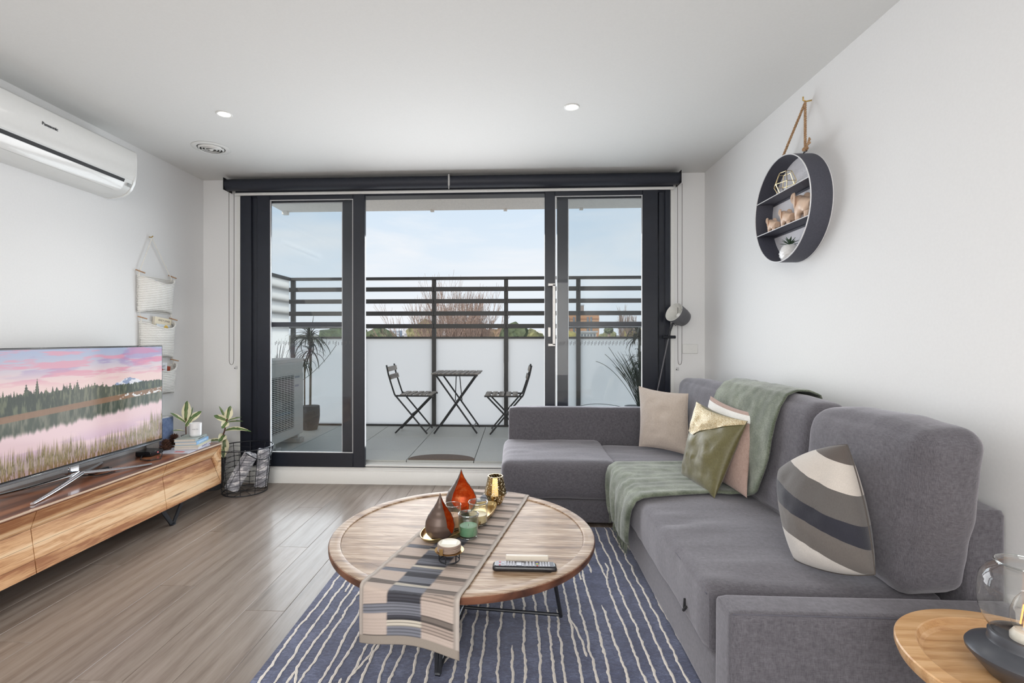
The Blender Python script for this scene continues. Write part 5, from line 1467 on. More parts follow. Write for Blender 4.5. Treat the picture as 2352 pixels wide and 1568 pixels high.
# elephants
m_ele = plain('blond_wood', Sc(226, 196, 172), .4, var=.05, coat=.2)
def elephant(lab, y, s, zf=1.9055, x=1.530):
    o = root('elephant_figurine', lab, 'figurine', (x, y, zf), 'blond wood elephants on the lower tier')
    # faces +Y (towards the window), trunk raised
    P = [(0, -.46, .50), (0, -.2, .60), (0, .10, .62), (0, .30, .76), (0, .46, .90), (0, .68, .90), (0, .84, .98), (0, .86, 1.14), (0, .74, 1.24)]
    Rr = [.24, .31, .27, .23, .24, .14, .10, .085, .075]
    vs = list(P); es = [(i, i + 1) for i in range(8)]
    for (lx, ly, pi) in ((.12, .22, 2), (-.12, .28, 2), (.12, -.34, 1), (-.12, -.28, 1)):
        b0 = len(vs); vs += [(lx, ly, .36), (lx, ly + .02, .18), (lx, ly, .05)]; Rr += [.13, .10, .11]; es += [(pi, b0), (b0, b0 + 1), (b0 + 1, b0 + 2)]
    me = bpy.data.meshes.new('body'); me.from_pydata([(x + a * s, y + b_ * s, zf + c * s - .0) for a, b_, c in vs], es, []); me.update()
    ob = bpy.data.objects.new('body', me); COL.objects.link(ob)
    mo = ob.modifiers.new('skin', 'SKIN'); lay_ = me.skin_vertices[0].data
    for i, r in enumerate(Rr): lay_[i].radius = (r * s * .98, r * s * .98)
    lay_[1].use_root = True
    ob.modifiers.new('sub', 'SUBSURF').levels = 2; ob.modifiers['sub'].render_levels = 2
    bpy.context.view_layer.update()
    me2 = bpy.data.meshes.new_from_object(ob.evaluated_get(bpy.context.evaluated_depsgraph_get()))
    bpy.data.objects.remove(ob, do_unlink=True)
    zmin = min(v.co.z for v in me2.vertices)
    me2.transform(Matrix.Translation((0, 0, zf - zmin)))
    link('body', me2, m_ele, o, 180)
    for sx_ in (-1, 1):
        bm = bmesh.new()
        bmesh.ops.create_uvsphere(bm, u_segments=12, v_segments=8, radius=1, matrix=Matrix.Translation((x + sx_ * .22 * s, y + .34 * s, zf + .78 * s)) @ Matrix.Rotation(R(28 * sx_), 4, 'Z') @ Matrix.Diagonal((.045 * s, .20 * s, .30 * s, 1)))
        put('ear', bm, m_ele, o, 180)
    put('tail', tb([(x, y - .60 * s, zf + .55 * s), (x, y - .68 * s, zf + .42 * s), (x, y - .66 * s, zf + .28 * s)], .018 * s, 6), m_ele, o)
elephant('smallest blond wood elephant with raised trunk, at the window end', 3.045, .092)
elephant('middle sized blond wood elephant with raised trunk', 2.885, .105)
elephant('largest blond wood elephant with raised trunk, nearest the camera', 2.71, .150)
# pineapple planter
pp = root('pineapple_planter', 'white ceramic pineapple pot with a small succulent, at the bottom of the shelf', 'planter', (1.53, 2.87, SZ - SR + .006))
zb0 = SZ - SR + .0062
bm = bmesh.new(); nr, ns = 22, 36; g = []
for i in range(nr + 1):
    t = i / nr; r0 = .052 * (math.sin(PI * (.18 + .68 * t)) ** .7); row = []
    for k in range(ns):
        a = 2 * PI * k / ns; d_ = .0045 * abs(math.sin(a * 6 + t * 16)) * abs(math.sin(a * 6 - t * 16)) * 1.6
        row.append(bm.verts.new((1.53 + (r0 + d_) * math.cos(a) * .9, 2.87 + (r0 + d_) * math.sin(a), zb0 + t * .088)))
    g.append(row)
for i in range(nr):
    for k in range(ns): bm.faces.new((g[i][k], g[i + 1][k], g[i + 1][(k + 1) % ns], g[i][(k + 1) % ns]))
bm.faces.new(g[0]); bm.faces.new(g[-1])
put('pot', bm, plain('white_ceramic', Sc(236, 236, 236), .25, coat=.4, var=.01), pp, 180)
m_suc = plain('succulent_green', Sc(54, 78, 58), .6, var=.2)
for k in range(18):
    a = k * 2.4; e_ = .25 + .75 * (k / 18)
    add_leaf(pp, (1.53, 2.87, zb0 + .086), (math.cos(a) * (1.1 - e_ * .8), math.sin(a) * (1.1 - e_ * .8), e_), .055, .013, .1, 0, m_suc, fold=.3)
# ------------------------------------------------------------ hanging knitted organiser on the left wall
m_kn, n, l, b = newmat('white_knit')
kv = n.new('ShaderNodeTexWave'); kv.wave_type = 'BANDS'; kv.bands_direction = 'Z'; kv.inputs['Scale'].default_value = 24; kv.inputs['Distortion'].default_value = 1.2; kv.inputs['Detail Scale'].default_value = 3
l.new(coords(n, l), kv.inputs['Vector'])
kn = noi(n, l, coords(n, l), 260, 2)
l.new(ramp(n, l, mth(n, l, 'ADD', mth(n, l, 'MULTIPLY', kv.outputs['Fac'], .7), mth(n, l, 'MULTIPLY', kn, .3)), [(.2, Sc(226, 224, 218)), (.7, Sc(250, 249, 246))]), b.inputs['Base Color'])
b.inputs['Roughness'].default_value = .95; b.inputs['Sheen Weight'].default_value = .3; bump(n, l, b, kv.outputs['Fac'], .7, .004)
OX = XL + .004
og = root('hanging_organiser', 'white knitted wall organiser with three pockets hanging left of the corner', 'organiser', (XL + .03, 3.70, .83))
m_cordw = plain('white_cord', Sc(228, 226, 220), .9, nz=.5)
apex = V((XL + .022, 3.648, 2.04))
m_twig = plain('twig_wood', Sc(176, 138, 106), .8, var=.2)
PK = [(3.515, 3.875, 1.735, 1.470), (3.535, 3.885, 1.395, 1.120), (3.545, 3.90, 1.065, .835)]
put('cord', tb([apex, V((XL + .02, 3.53, 1.78))], .004, 6), m_cordw, og); put('cord', tb([apex, V((XL + .02, 3.85, 1.77))], .004, 6), m_cordw, og)
for i, (y0, y1, zt, zb1) in enumerate(PK):
    bm = bmesh.new(); N1, N2 = 34, 24; g = []
    for a in range(N1 + 1):       # front of the pocket bulging from the wall
        u = a / N1; row = []
        for c in range(N2 + 1):
            v = c / N2; y = y0 + (y1 - y0) * u
            dip = .045 * math.sin(PI * u) ** 1.2 - (.012 if u > .9 else 0)
            z = zt - dip * (1 - v) - (zt - zb1) * v + .018 * math.sin(PI * u) * v
            bul = math.sin(PI * u) ** .55 * (.062 * (1 - v) ** .6 + .026) + .010
            bul += .0032 * abs(math.sin((zt - z) * 190)) + .004 * noise.noise(V((u * 7, v * 5, i)))
            row.append(bm.verts.new((OX + bul, y, z)))
        g.append(row)
    for a in range(N1):
        for c in range(N2): bm.faces.new((g[a][c], g[a + 1][c], g[a + 1][c + 1], g[a][c + 1]))
    bk = [[bm.verts.new((OX + .002, y0 + (y1 - y0) * a / N1, (zt + .012) * (1 - c) + zb1 * c)) for c in (0, 1)] for a in range(N1 + 1)]
    for a in range(N1): bm.faces.new((bk[a][0], bk[a][1], bk[a + 1][1], bk[a + 1][0]))
    o = put('pocket', bm, m_kn, og, 80)
    md = o.modifiers.new('thick', 'SOLIDIFY'); md.thickness = .004; md.offset = -1
    put('rolled_hem', tb([g[a][0].co.copy() if False else V((OX + math.sin(PI * a / N1) ** .55 * .088 + .012, y0 + (y1 - y0) * a / N1, zt - .045 * math.sin(PI * a / N1) ** 1.2 + (.012 if a / N1 > .9 else 0))) for a in range(N1 + 1)], .005, 6), m_kn, og)
    for yy_, sgn in ((y0 + .01, 1), (y1 - .01, -1)):
        put('twig_toggle', tb([(XL + .015, yy_ - .03, zt + .045), (XL + .035, yy_ + .035, zt + .028)], .0045, 6), m_twig, og)
        if i < 2:
            put('link_cord', tb([(XL + .015, yy_ + .004 * sgn, zb1 + .005), (XL + .015, PK[i + 1][0 if sgn > 0 else 1] + .01 * sgn, PK[i + 1][2] + .04)], .0035, 6), m_cordw, og)
        put('side_tie', tb([(XL + .018, yy_, zt + .04), (XL + .016, yy_, zt - .005)], .005, 6), m_cordw, og)
nl = root('wall_nail', 'small brass nail holding the white organiser', 'hook', (XL, 3.648, 2.045))
put('hook', tb([(XL + .001, 3.648, 2.048), (XL + .018, 3.648, 2.046), (XL + .03, 3.648, 2.056)], .004, 8), plain('brass', Sc(196, 164, 100), .3, 1.0), nl)
def standbook(lab, y0, y1, z0, z1, x0, th, lean, col, lines, grp='books in the wall pockets'):
    o = root('book', lab, 'book', (x0, (y0 + y1) / 2, z0), grp)
    M = Matrix.Translation((x0, (y0 + y1) / 2, z0)) @ Matrix.Rotation(R(lean), 4, 'X')
    w, h = y1 - y0, z1 - z0; bm = bmesh.new()
    box(bm, 0, .0015, -w / 2, w / 2, 0, h, M); box(bm, th - .0015, th, -w / 2, w / 2, 0, h, M); box(bm, .0015, th - .0015, w / 2 - .0015, w / 2, 0, h, M)
    put('book_cover', bm, col, o); put('pages', bx(.0017, th - .0017, -w / 2 + .002, w / 2 - .002, .002, h - .002, M), plain('paper', Sc(214, 208, 198), .9), o)
    for txt, sz, dz, dy, ink in lines:
        link('lettering', text_mesh(txt, sz, M @ frame_m((th + .0004, dy, h - dz), (0, 1, 0), (0, 0, 1)), .0002), ink, o, smooth=0)
    return o
ink_b = plain('ink_brown', Sc(108, 96, 90), .6)
standbook('cream book with thin lettering sticking out of the middle pocket', 3.655, 3.835, 1.29, 1.437, XL + .012, .018, -6, plain('cream_cover', Sc(238, 228, 204), .5, var=.02), [('ANDY JONES', .022, .022, .01, ink_b)])
o = standbook('white and blue book with a round yellow seal in the middle pocket', 3.66, 3.81, 1.30, 1.385, XL + .036, .010, -4, plain('pale_blue_cover', Sc(222, 230, 238), .5, var=.02), [])
put('round_seal', lt([(0, 0), (.024, 0), (.024, .0008), (0, .0008)], (XL + .0465, 3.765, 1.356), 24, Matrix.Rotation(R(90), 4, 'Y')), plain('gold_seal', Sc(238, 200, 96), .5), o)
o = standbook('white book lettered in grey in the bottom pocket beside the television', 3.63, 3.775, .975, 1.088, XL + .034, .012, -2, plain('white_cover', Sc(232, 234, 240), .5, var=.02), [('SWEENEY', .024, .028, .0, plain('ink_dark', Sc(88, 88, 104), .6)), ('the little seaside bookshop', .009, .050, 0, plain('ink_dark', Sc(88, 88, 104), .6))])
put('red_motif', lt([(0, 0), (.014, 0), (.014, .0008), (0, .0008)], (XL + .0465, 3.72, 1.030), 20, Matrix.Rotation(R(90), 4, 'Y')), plain('red_print', Sc(196, 60, 64), .5), o)
standbook('red and brown covered book at the back of the bottom pocket', 3.755, 3.835, .965, 1.058, XL + .012, .012, -8, plain('rust_cover', Sc(190, 92, 68), .5, var=.1), [])
standbook('blue covered book just showing in the top pocket', 3.585, 3.665, 1.645, 1.722, XL + .030, .012, -3, plain('blue_cover', Sc(44, 84, 150), .4, var=.05), [])
standbook('pale book lying behind the blue one in the top pocket', 3.655, 3.79, 1.64, 1.708, XL + .012, .012, -2, plain('pale_cover', Sc(214, 212, 208), .5), [])

# ------------------------------------------------------------ things on the coffee table
RZ = TZ + .0068                                    # upper face of the runner in the middle of the table
m_brass = plain('brass_tray', Sc(206, 180, 128), .28, 1.0, var=.12, nz=.3, nscale=22)
tc0 = V((-.262, 2.365, RZ)); ang = R(62)
ty = root('brass_tray', 'long oval brass tray on the runner', 'tray', tc0)
def oval(u, a, b_): return (a * math.cos(u), b_ * math.sin(u) * (1 - .12 * math.cos(u)))
bm = bmesh.new(); rings = []
Mt = Matrix.Translation(tc0) @ Matrix.Rotation(ang, 4, 'Z')
for s_, z_ in ((0, .001), (.5, .001), (.84, .002), (.93, .006), (.975, .014), (1.0, .024), (1.012, .0245), (1.015, .022), (.985, .010), (.94, .001), (.85, -.0025), (.5, -.003), (0, -.003)):
    if s_ == 0: rings.append([bm.verts.new(Mt @ V((0, 0, z_ + .003)))]); continue
    rings.append([bm.verts.new(Mt @ V((*oval(2 * PI * k / 72, .285 * s_, .098 * s_), z_ + .003))) for k in range(72)])
for i in range(len(rings) - 1):
    a, c = rings[i], rings[i + 1]
    for k in range(72):
        if len(a) == 1: bm.faces.new((a[0], c[k], c[(k + 1) % 72]))
        elif len(c) == 1: bm.faces.new((a[k], c[0], a[(k + 1) % 72]))
        else: bm.faces.new((a[k], c[k], c[(k + 1) % 72], a[(k + 1) % 72]))
put('dish', bm, m_brass, ty)
TB = RZ + .0045
m_vout = plain('bronze_brown', Sc(92, 76, 68), .38, .35, var=.12, nscale=30); m_vin, n, l, b = newmat('copper_leaf')
vn = noi(n, l, coords(n, l), 26, 4, .7)
l.new(ramp(n, l, vn, [(.35, Sc(196, 74, 26)), (.55, Sc(226, 106, 42)), (.7, Sc(244, 160, 96))]), b.inputs['Base Color']); b.inputs['Roughness'].default_value = .36; b.inputs['Metallic'].default_value = .35
def drop_vase(lab, c, r, h, face, hw):
    """teardrop vase with a leaf-shaped opening towards angle face"""
    o = root('teardrop_candle_holder', lab, 'candle holder', c, 'teardrop candle holders on the tray')
    prof = []
    for i in range(61):
        t = i / 60
        if t < .72:
            rr = r * math.sin(PI * (.13 + .87 * t / .72 * .62)) ** .8 if t > 0 else r * .36
        prof.append(t)
    def rad_(t):
        pts = [(0, .42), (.06, .70), (.15, .90), (.27, 1.0), (.38, .97), (.5, .83), (.62, .60), (.73, .37), (.83, .20), (.92, .09), (1, .02)]
        for (a, x), (d_, y) in zip(pts, pts[1:]):
            if t <= d_:
                f = (t - a) / (d_ - a); f = f * f * (3 - 2 * f) * .35 + f * .65; return r * (x + (y - x) * f)
        return r * .02
    def lean(t): return -.0 * t
    nT, nA = 60, 90
    for (nm, dr, mt_) in (('outer_shell', 0, m_vout), ('copper_lining', -.0022, m_vin)):
        bm = bmesh.new(); g = []
        for i in range(nT + 1):
            t = i / nT; rr = max(.0006, rad_(t) + dr)
            th = 0 if t < .13 else hw * min(1, ((t - .13) / .22)) ** .6 * (1 if t < .9 else 1)
            row = []
            for k in range(nA + 1):
                a = face + th + (2 * PI - 2 * th) * k / nA
                row.append(bm.verts.new((c[0] + rr * math.cos(a), c[1] + rr * math.sin(a), c[2] + max(0, -dr) + t * h)))
            g.append(row)
        for i in range(nT):
            for k in range(nA): bm.faces.new((g[i][k], g[i + 1][k], g[i + 1][k + 1], g[i][k + 1]))
        bm.faces.new([g[0][k] for k in range(nA)])
        bmesh.ops.remove_doubles(bm, verts=bm.verts[:], dist=1e-5)
        put(nm, bm, mt_, o, 60)
        if dr == 0:
            e1 = [g_[0] for g_ in g if True] if False else None
    rim = []
    for s_ in (1, -1):
        rng = range(8, nT + 1) if s_ > 0 else range(nT, 7, -1)
        for i in rng:
            t = i / nT; th = 0 if t < .13 else hw * min(1, ((t - .13) / .22)) ** .6; a = face + th * s_; rr = max(.0006, rad_(t) - .001)
            rim.append((c[0] + rr * math.cos(a), c[1] + rr * math.sin(a), c[2] + t * h))
    put('lip', tb(rim, .0014, 5), m_vout, o)
drop_vase('front teardrop holder, brown outside and copper orange inside', (-.340, 2.172, TB), .066, .200, R(-12), R(42))
drop_vase('rear teardrop holder, wide copper orange opening facing the room', (-.283, 2.490, TB), .078, .222, R(-62), R(62))
m_cg = glass('jar_glass', (.955, .965, .96), 1.6, .03, 1.5)
m_rimg = glass('rim_glass', (.80, .83, .83), 1.9, .08, 2.2)
def jar(lab, c, r, h, waxh, waxcol, lip=True):
    o = root('glass_candle', lab, 'candle', c, 'candles in glass on the tray')
    pr = [(0, 0), (r * .9, 0), (r, .006), (r, h - .018)] + ([(r * .97, h - .015), (r * 1.05, h - .010), (r * 1.05, h - .003), (r * 1.0, h), (r * .93, h - .002), (r * .93, h - .016)] if lip else [(r * 1.04, h), (r * 1.01, h)]) + [(r * .93, .010), (0, .010)]
    put('jar', lt(pr, c, 40), m_cg, o)
    bm = bmesh.new(); top = []
    lathe(bm, [(0, .0105), (r * .90, .0105), (r * .915, .014), (r * .915, waxh)], c, 36)
    lathe(bm, [(r * .915, waxh), (r * .8, waxh - .002), (r * .4, waxh - .004), (0, waxh - .004)], c, 36)
    bmesh.ops.remove_doubles(bm, verts=bm.verts[:], dist=1e-6)
    put('wax', bm, waxcol, o)
    put('glass_rim', tb([V(c) + V((r * 1.0 * math.cos(2 * PI * k / 40), r * 1.0 * math.sin(2 * PI * k / 40), h - (.004 if lip else .001))) for k in range(40)], .0026 if lip else .0012, 8, True), m_rimg, o)
    put('glass_foot', tb([V(c) + V((r * .95 * math.cos(2 * PI * k / 40), r * .95 * math.sin(2 * PI * k / 40), .0035)) for k in range(40)], .0018, 8, True), m_rimg, o)
    put('wick', tb([V(c) + V((0, 0, waxh - .005)), V(c) + V((.001, 0, waxh + .006))], .0009, 5), m_dark, o)
jar('green candle in a clear glass jar at the front of the tray', (-.218, 2.205, TB), .044, .105, .050, plain('green_wax', Sc(112, 160, 124), .4, var=.05))
jar('cream candle in a clear glass jar behind the green one', (-.188, 2.365, TB), .046, .105, .045, plain('cream_wax', Sc(226, 206, 160), .4, var=.05))
jar('peach coloured candle in a thin plain tumbler between the teardrop holders', (-.300, 2.300, TB), .038, .110, .062, plain('peach_wax', Sc(234, 190, 160), .4, var=.05), lip=False)
# pierced gold tealight holder
gp = V((-.118, 2.665, TZ + .0065))
ho = root('pierced_gold_holder', 'faceted gold tealight holder pierced with small holes at the far end of the runner', 'candle holder', gp)
m_pg, n, l, b = newmat('pierced_gold')
vo = n.new('ShaderNodeTexVoronoi'); vo.inputs['Scale'].default_value = 115; l.new(coords(n, l), vo.inputs['Vector'])
l.new(ramp(n, l, vo.outputs['Distance'], [(.27, Sc(255, 246, 216)), (.33, Sc(150, 122, 78)), (.8, Sc(186, 156, 104))]), b.inputs['Base Color'])
b.inputs['Metallic'].default_value = .85; b.inputs['Roughness'].default_value = .24
l.new(ramp(n, l, vo.outputs['Distance'], [(.27, (0, 0, 0)), (.33, (1, 1, 1))]), b.inputs['Metallic'])
bm = bmesh.new(); prof = [(0, 0), (.033, 0), (.036, .004), (.059, .055), (.057, .068), (.040, .146), (.042, .149), (.038, .149), (.038, .146), (.054, .067), (.056, .055), (.033, .006), (0, .006)]
lathe(bm, prof, gp, 10)
put('shell', bm, m_pg, ho, smooth=12)
# coaster stand
cs = V((-.272, 1.975, TZ + .0065))
st = root('coaster_stand', 'black wire stand with a brass ring holding round coasters', 'stand', cs, None)
bm = bmesh.new()
for z_, r_ in ((.0035, .040), (.036, .042)): tube(bm, [cs + V((r_ * math.cos(2 * PI * k / 32), r_ * math.sin(2 * PI * k / 32), z_)) for k in range(32)], .0025, 6, True)
put('ring', bm, m_blk, st)
for k in range(6):
    a = 2 * PI * k / 6 + .3; put('upright', tb([cs + V((.040 * math.cos(a), .040 * math.sin(a), .0005)), cs + V((.042 * math.cos(a), .042 * math.sin(a), .037))], .0025, 6), m_blk, st)
put('brass_plate', lt([(0, .0385), (.050, .0385), (.058, .0405), (.0585, .0425), (.050, .041), (0, .041)], cs, 48), plain('brass_satin', Sc(190, 156, 104), .3, 1.0), st)
put('brass_tab', bx(cs.x - .030, cs.x - .018, cs.y - .0615, cs.y - .0595, cs.z + .036, cs.z + .062, bev=.0006), plain('brass_satin'), st) if False else put('brass_tab', bx(cs.x - .032, cs.x - .018, cs.y - .0535, cs.y - .0515, cs.z + .040, cs.z + .066, bev=.0006), plain('brass_satin', Sc(190, 156, 104), .3, 1.0), st)
m_co = plain('coaster_brown', Sc(150, 132, 120), .5); m_cot = plain('coaster_pale', Sc(214, 208, 190), .5)
for k in range(5):
    c0 = cs + V((.0012 * ((k * 7) % 3 - 1), .0, .0415 + k * .0058))
    o = root('coaster', ('lowest round brown coaster, lying on the brass plate', 'second coaster from the bottom of the stack', 'middle coaster of the stack of five', 'coaster just under the top one of the stack', 'top coaster of the stack with a white paper label')[k], 'coaster', c0, 'stacked coasters')
    put('disc', lt([(0, 0), (.045, 0), (.047, .0015), (.047, .0042), (.045, .0055), (.0445, .0048), (0, .0046)], c0, 40), m_co, o)
    if k == 4:
        put('face', lt([(0, .0048), (.0435, .0048), (.0435, .0052), (0, .0052)], c0, 40), m_cot, o)
        put('paper_label', bx(c0.x - .030, c0.x + .030, c0.y - .018, c0.y + .022, c0.z + .0054, c0.z + .0062), plain('label_white', Sc(240, 240, 232), .6, var=.02), o)
# remotes
def remote():
    o = root('remote_control', 'black television remote with many small buttons on the coffee table', 'remote', (.028, 1.935, TZ - .005))
    x0, x1, y0, y1, z0 = -.096, .152, 1.905, 1.955, TZ - .0055
    bm = softbox(((x0 + x1) / 2, (y0 + y1) / 2, z0 + .0125), (x1 - x0, y1 - y0, .024), .0115, 0, 0, 0, 20)
    put('case', bm, plain('remote_black', Sc(26, 27, 32), .28, coat=.3), o)
    zt = z0 + .0245
    fp_ = put('face_plate', bx(x0 + .012, x1 - .012, y0 + .004, y1 - .004, zt - .0006, zt + .0004, bev=.0002), plain('remote_face', Sc(56, 57, 66), .3), o)
    kx = plain('key_white', Sc(200, 202, 212), .45); kr = plain('key_red', Sc(200, 70, 90), .45)
    cols_ = [(x0 + .050 + i * .0105, 4) for i in range(4)] + [(x0 + .117, 3), (x0 + .133, 4), (x0 + .146, 4), (x0 + .159, 4)] + [(x0 + .186 + i * .0105, 4) for i in range(4)]
    for cx1, nn_ in cols_:
        for j in range(nn_):
            yk = y0 + .010 + j * .0098
            put('key', bx(cx1 - .0036, cx1 + .0036, yk - .0030, yk + .0030, zt, zt + .0016, bev=.0005), kx, fp_)
    for (cx1, yk) in ((x0 + .028, y0 + .012), (x0 + .028, y0 + .036)): put('key', bx(cx1 - .0036, cx1 + .0036, yk - .0030, yk + .0030, zt, zt + .0016, bev=.0005), kr, fp_, label='red key')
    put('key', bx(x0 + .036, x0 + .043, y0 + .022, y0 + .027, zt, zt + .0016), kx, o)
    for j, cc in enumerate((Sc(200, 60, 70), Sc(90, 170, 90), Sc(220, 180, 60), Sc(70, 90, 190))):
        put('key', bx(x0 + .169, x0 + .176, y0 + .008 + j * .0098, y0 + .013 + j * .0098, zt, zt + .0016), plain('key_c%d' % j, cc, .4), o)
    put('dial', bx(x0 + .092, x0 + .112, y0 + .008, y1 - .012, zt, zt + .0018, bev=.0006), plain('dial_silver', Sc(150, 154, 164), .3), o)
remote()
o = root('remote_control', 'slim cream remote standing on edge behind the black one', 'remote', (.045, 1.970, TZ - .005))
put('case', bx(-.046, .122, 1.963, 1.981, TZ - .0055, TZ + .034, bev=.002), plain('remote_cream', Sc(208, 198, 184), .4, var=.02), o)
put('face_plate', bx(-.040, .116, 1.981, 1.982, TZ, TZ + .03), plain('remote_cream2', Sc(226, 222, 212), .4), o)

# ------------------------------------------------------------ side table and glass lamp, lower right
SC0 = V((1.228, 1.222, 0)); SRr = .272
m_oak = wood('honey_oak', [(.2, Sc(182, 134, 88)), (.5, Sc(208, 164, 116)), (.8, Sc(226, 188, 144))], 'X', 2.6, .38, .25, 14, rot=(0, 0, R(25)), bs=.12, wmix=.25, finemix=.5)
sd = root('side_table', 'round honey oak tray table at the lower right, beside the sofa', 'table', SC0)
put('tray_top', lt([(0, .458), (SRr - .03, .458), (SRr - .006, .468), (SRr, .484), (SRr, .497), (SRr - .003, .500), (SRr - .044, .500), (SRr - .047, .498), (SRr - .052, .482), (SRr - .060, .474), (SRr - .075, .4725), (0, .4725)], SC0, 120), m_oak, sd, 24)
for k in range(3):
    a = 2 * PI * k / 3 + .5; put('leg', tb([SC0 + V((.13 * math.cos(a), .13 * math.sin(a), .4585)), SC0 + V((.19 * math.cos(a), .19 * math.sin(a), .006))], .009, 10), m_blk, sd)
put('base_ring', tb([SC0 + V((.19 * math.cos(t), .19 * math.sin(t), .008)) for t in [2 * PI * k / 40 for k in range(40)]], .007, 8, True), m_blk, sd)
LC = V((1.196, 1.225, .4730))
la = root('glass_table_lamp', 'clear glass jar lamp with a glowing filament bulb on a black base', 'table lamp', LC)
m_lb = plain('lamp_black', Sc(74, 76, 82), .36, .2, var=.05)
put('base', lt([(0, 0), (.062, 0), (.070, .006), (.098, .040), (.108, .052), (.109, .060), (.105, .066), (.078, .080), (.070, .084), (.068, .090), (.068, .104), (.066, .107), (.060, .107), (.059, .096), (0, .096)], LC, 64), m_lb, la)
put('glass_shade', lt([(.058, .100), (.060, .108), (.074, .128), (.084, .155), (.087, .185), (.086, .215), (.082, .238), (.070, .256), (.054, .266), (.050, .272), (.053, .277), (.056, .277), (.058, .273), (.0555, .268)], LC, 64), glass('lamp_glass', (.965, .965, .96), 1.55, .02, 1.3), la)
put('glass_rim', tb([LC + V((.0555 * math.cos(2 * PI * k / 48), .0555 * math.sin(2 * PI * k / 48), .2755)) for k in range(48)], .0022, 8, True), m_rimg, la)
put('socket', lt([(0, .096), (.030, .096), (.030, .108), (.024, .118), (.016, .120), (0, .120)], LC, 28), plain('socket_cream', Sc(228, 222, 210), .4), la)
put('bulb', lt([(.016, .118), (.026, .128), (.030, .145), (.029, .165), (.022, .188), (.012, .204), (.004, .209), (0, .210)], LC, 32), glass('bulb_glass', (.97, .96, .94), 1.5), la)
m_fil, n, l, b = newmat('filament'); b.inputs['Base Color'].default_value = (1, .4, .1, 1); b.inputs['Emission Color'].default_value = (1, .42, .14, 1); b.inputs['Emission Strength'].default_value = 1.6
for k in range(4):
    a = 2 * PI * k / 4 + .4; put('filament', tb([LC + V((.012 * math.cos(a), .012 * math.sin(a), .130)), LC + V((.006 * math.cos(a), .006 * math.sin(a), .178))], .0016, 6), m_fil, la)
put('filament_holder', lt([(0, .118), (.009, .118), (.006, .135), (.002, .180), (0, .180)], LC, 12), plain('white_glass', Sc(236, 236, 238), .15), la)

# ------------------------------------------------------------ balcony furniture
m_fold = plain('folding_steel', (.030, .030, .030), .5, var=.1); m_slat = wood('weathered_slat', [(.3, Sc(128, 120, 112)), (.6, Sc(170, 163, 155))], 'Y', 3, .7, 0, 8)
def bistro_chair(lab, loc, rz):
    o = root('bistro_chair', lab, 'chair', (0, 0, 0), 'folding bistro chairs on the balcony')
    # local: faces +X, seat 0.38 x 0.36, height 0.79
    for k in range(5):
        x = -.10 + k * .078; put('seat_slat', bx(x - .030, x + .030, -.18, .18, .448, .458, bev=.002), m_slat, o)
    for s in (-1, 1):
        put('seat_rail', bx(-.19, .25, s * .165 - .008, s * .165 + .008, .430, .448), m_fold, o)
        # front foot to backrest top (one bent bar) and rear foot to seat front
        bm = bmesh.new(); tube(bm, [(.185, s * .180, .010), (-.02, s * .180, .255), (-.190, s * .180, .455), (-.225, s * .178, .56), (-.262, s * .176, .68), (-.285, s * .176, .79)], .0095, 8); put('long_bar', bm, m_fold, o)
        bm = bmesh.new(); tube(bm, [(-.190, s * .150, .010), (.225, s * .150, .440)], .0095, 8); put('leg', bm, m_fold, o)
    put('stretcher', tb([(.165, -.18, .035), (.165, .18, .035)], .006, 6), m_fold, o); put('stretcher', tb([(-.17, -.15, .035), (-.17, .15, .035)], .006, 6), m_fold, o)
    put('stretcher', tb([(.0, -.18, .23), (.0, .18, .23)], .005, 6), m_fold, o)
    for (xx, zz_) in ((-.272, .745), (-.248, .655)):
        bm = bmesh.new(); box(bm, -.006, .006, -.185, .185, -.028, .028, Matrix.Translation((xx + .012, 0, zz_)) @ Matrix.Rotation(R(-14), 4, 'Y'), bev=.002); put('back_slat', bm, m_slat, o)
    o.location = loc; o.rotation_euler = (0, 0, rz); return o
bistro_chair('folding slatted bistro chair left of the balcony table', (-1.21, 5.785, BF), 0)
bistro_chair('folding slatted bistro chair right of the balcony table, partly behind the sofa', (-.125, 5.785, BF), R(180))
bt_ = root('bistro_table', 'small folding slatted bistro table in the middle of the balcony', 'table', (0, 0, 0))
for k in range(7):
    x = -.240 + k * .080; put('table_slat', bx(x - .034, x + .034, -.27, .27, .688, .700, bev=.002), m_slat, bt_)
for s in (-1, 1):
    put('top_rail', bx(-.255, .255, s * .23 - .009, s * .23 + .009, .664, .688), m_fold, bt_)
    put('leg', tb([(-.245, s * .235, .010), (.225, s * .235, .668)], .010, 8), m_fold, bt_)
    put('leg', tb([(.245, s * .205, .010), (-.225, s * .205, .668)], .010, 8), m_fold, bt_)
put('stretcher', tb([(-.20, -.235, .07), (-.20, .235, .07)], .006, 6), m_fold, bt_); put('stretcher', tb([(.20, -.205, .07), (.20, .205, .07)], .006, 6), m_fold, bt_)
put('brace', tb([(-.02, 0, .668), (-.03, 0, .36), (-.03, .2, .335)], .006, 6), m_fold, bt_); put('brace', tb([(.02, 0, .668), (.05, 0, .36)], .006, 6), m_fold, bt_)
bt_.location = (-.705, 5.86, BF)
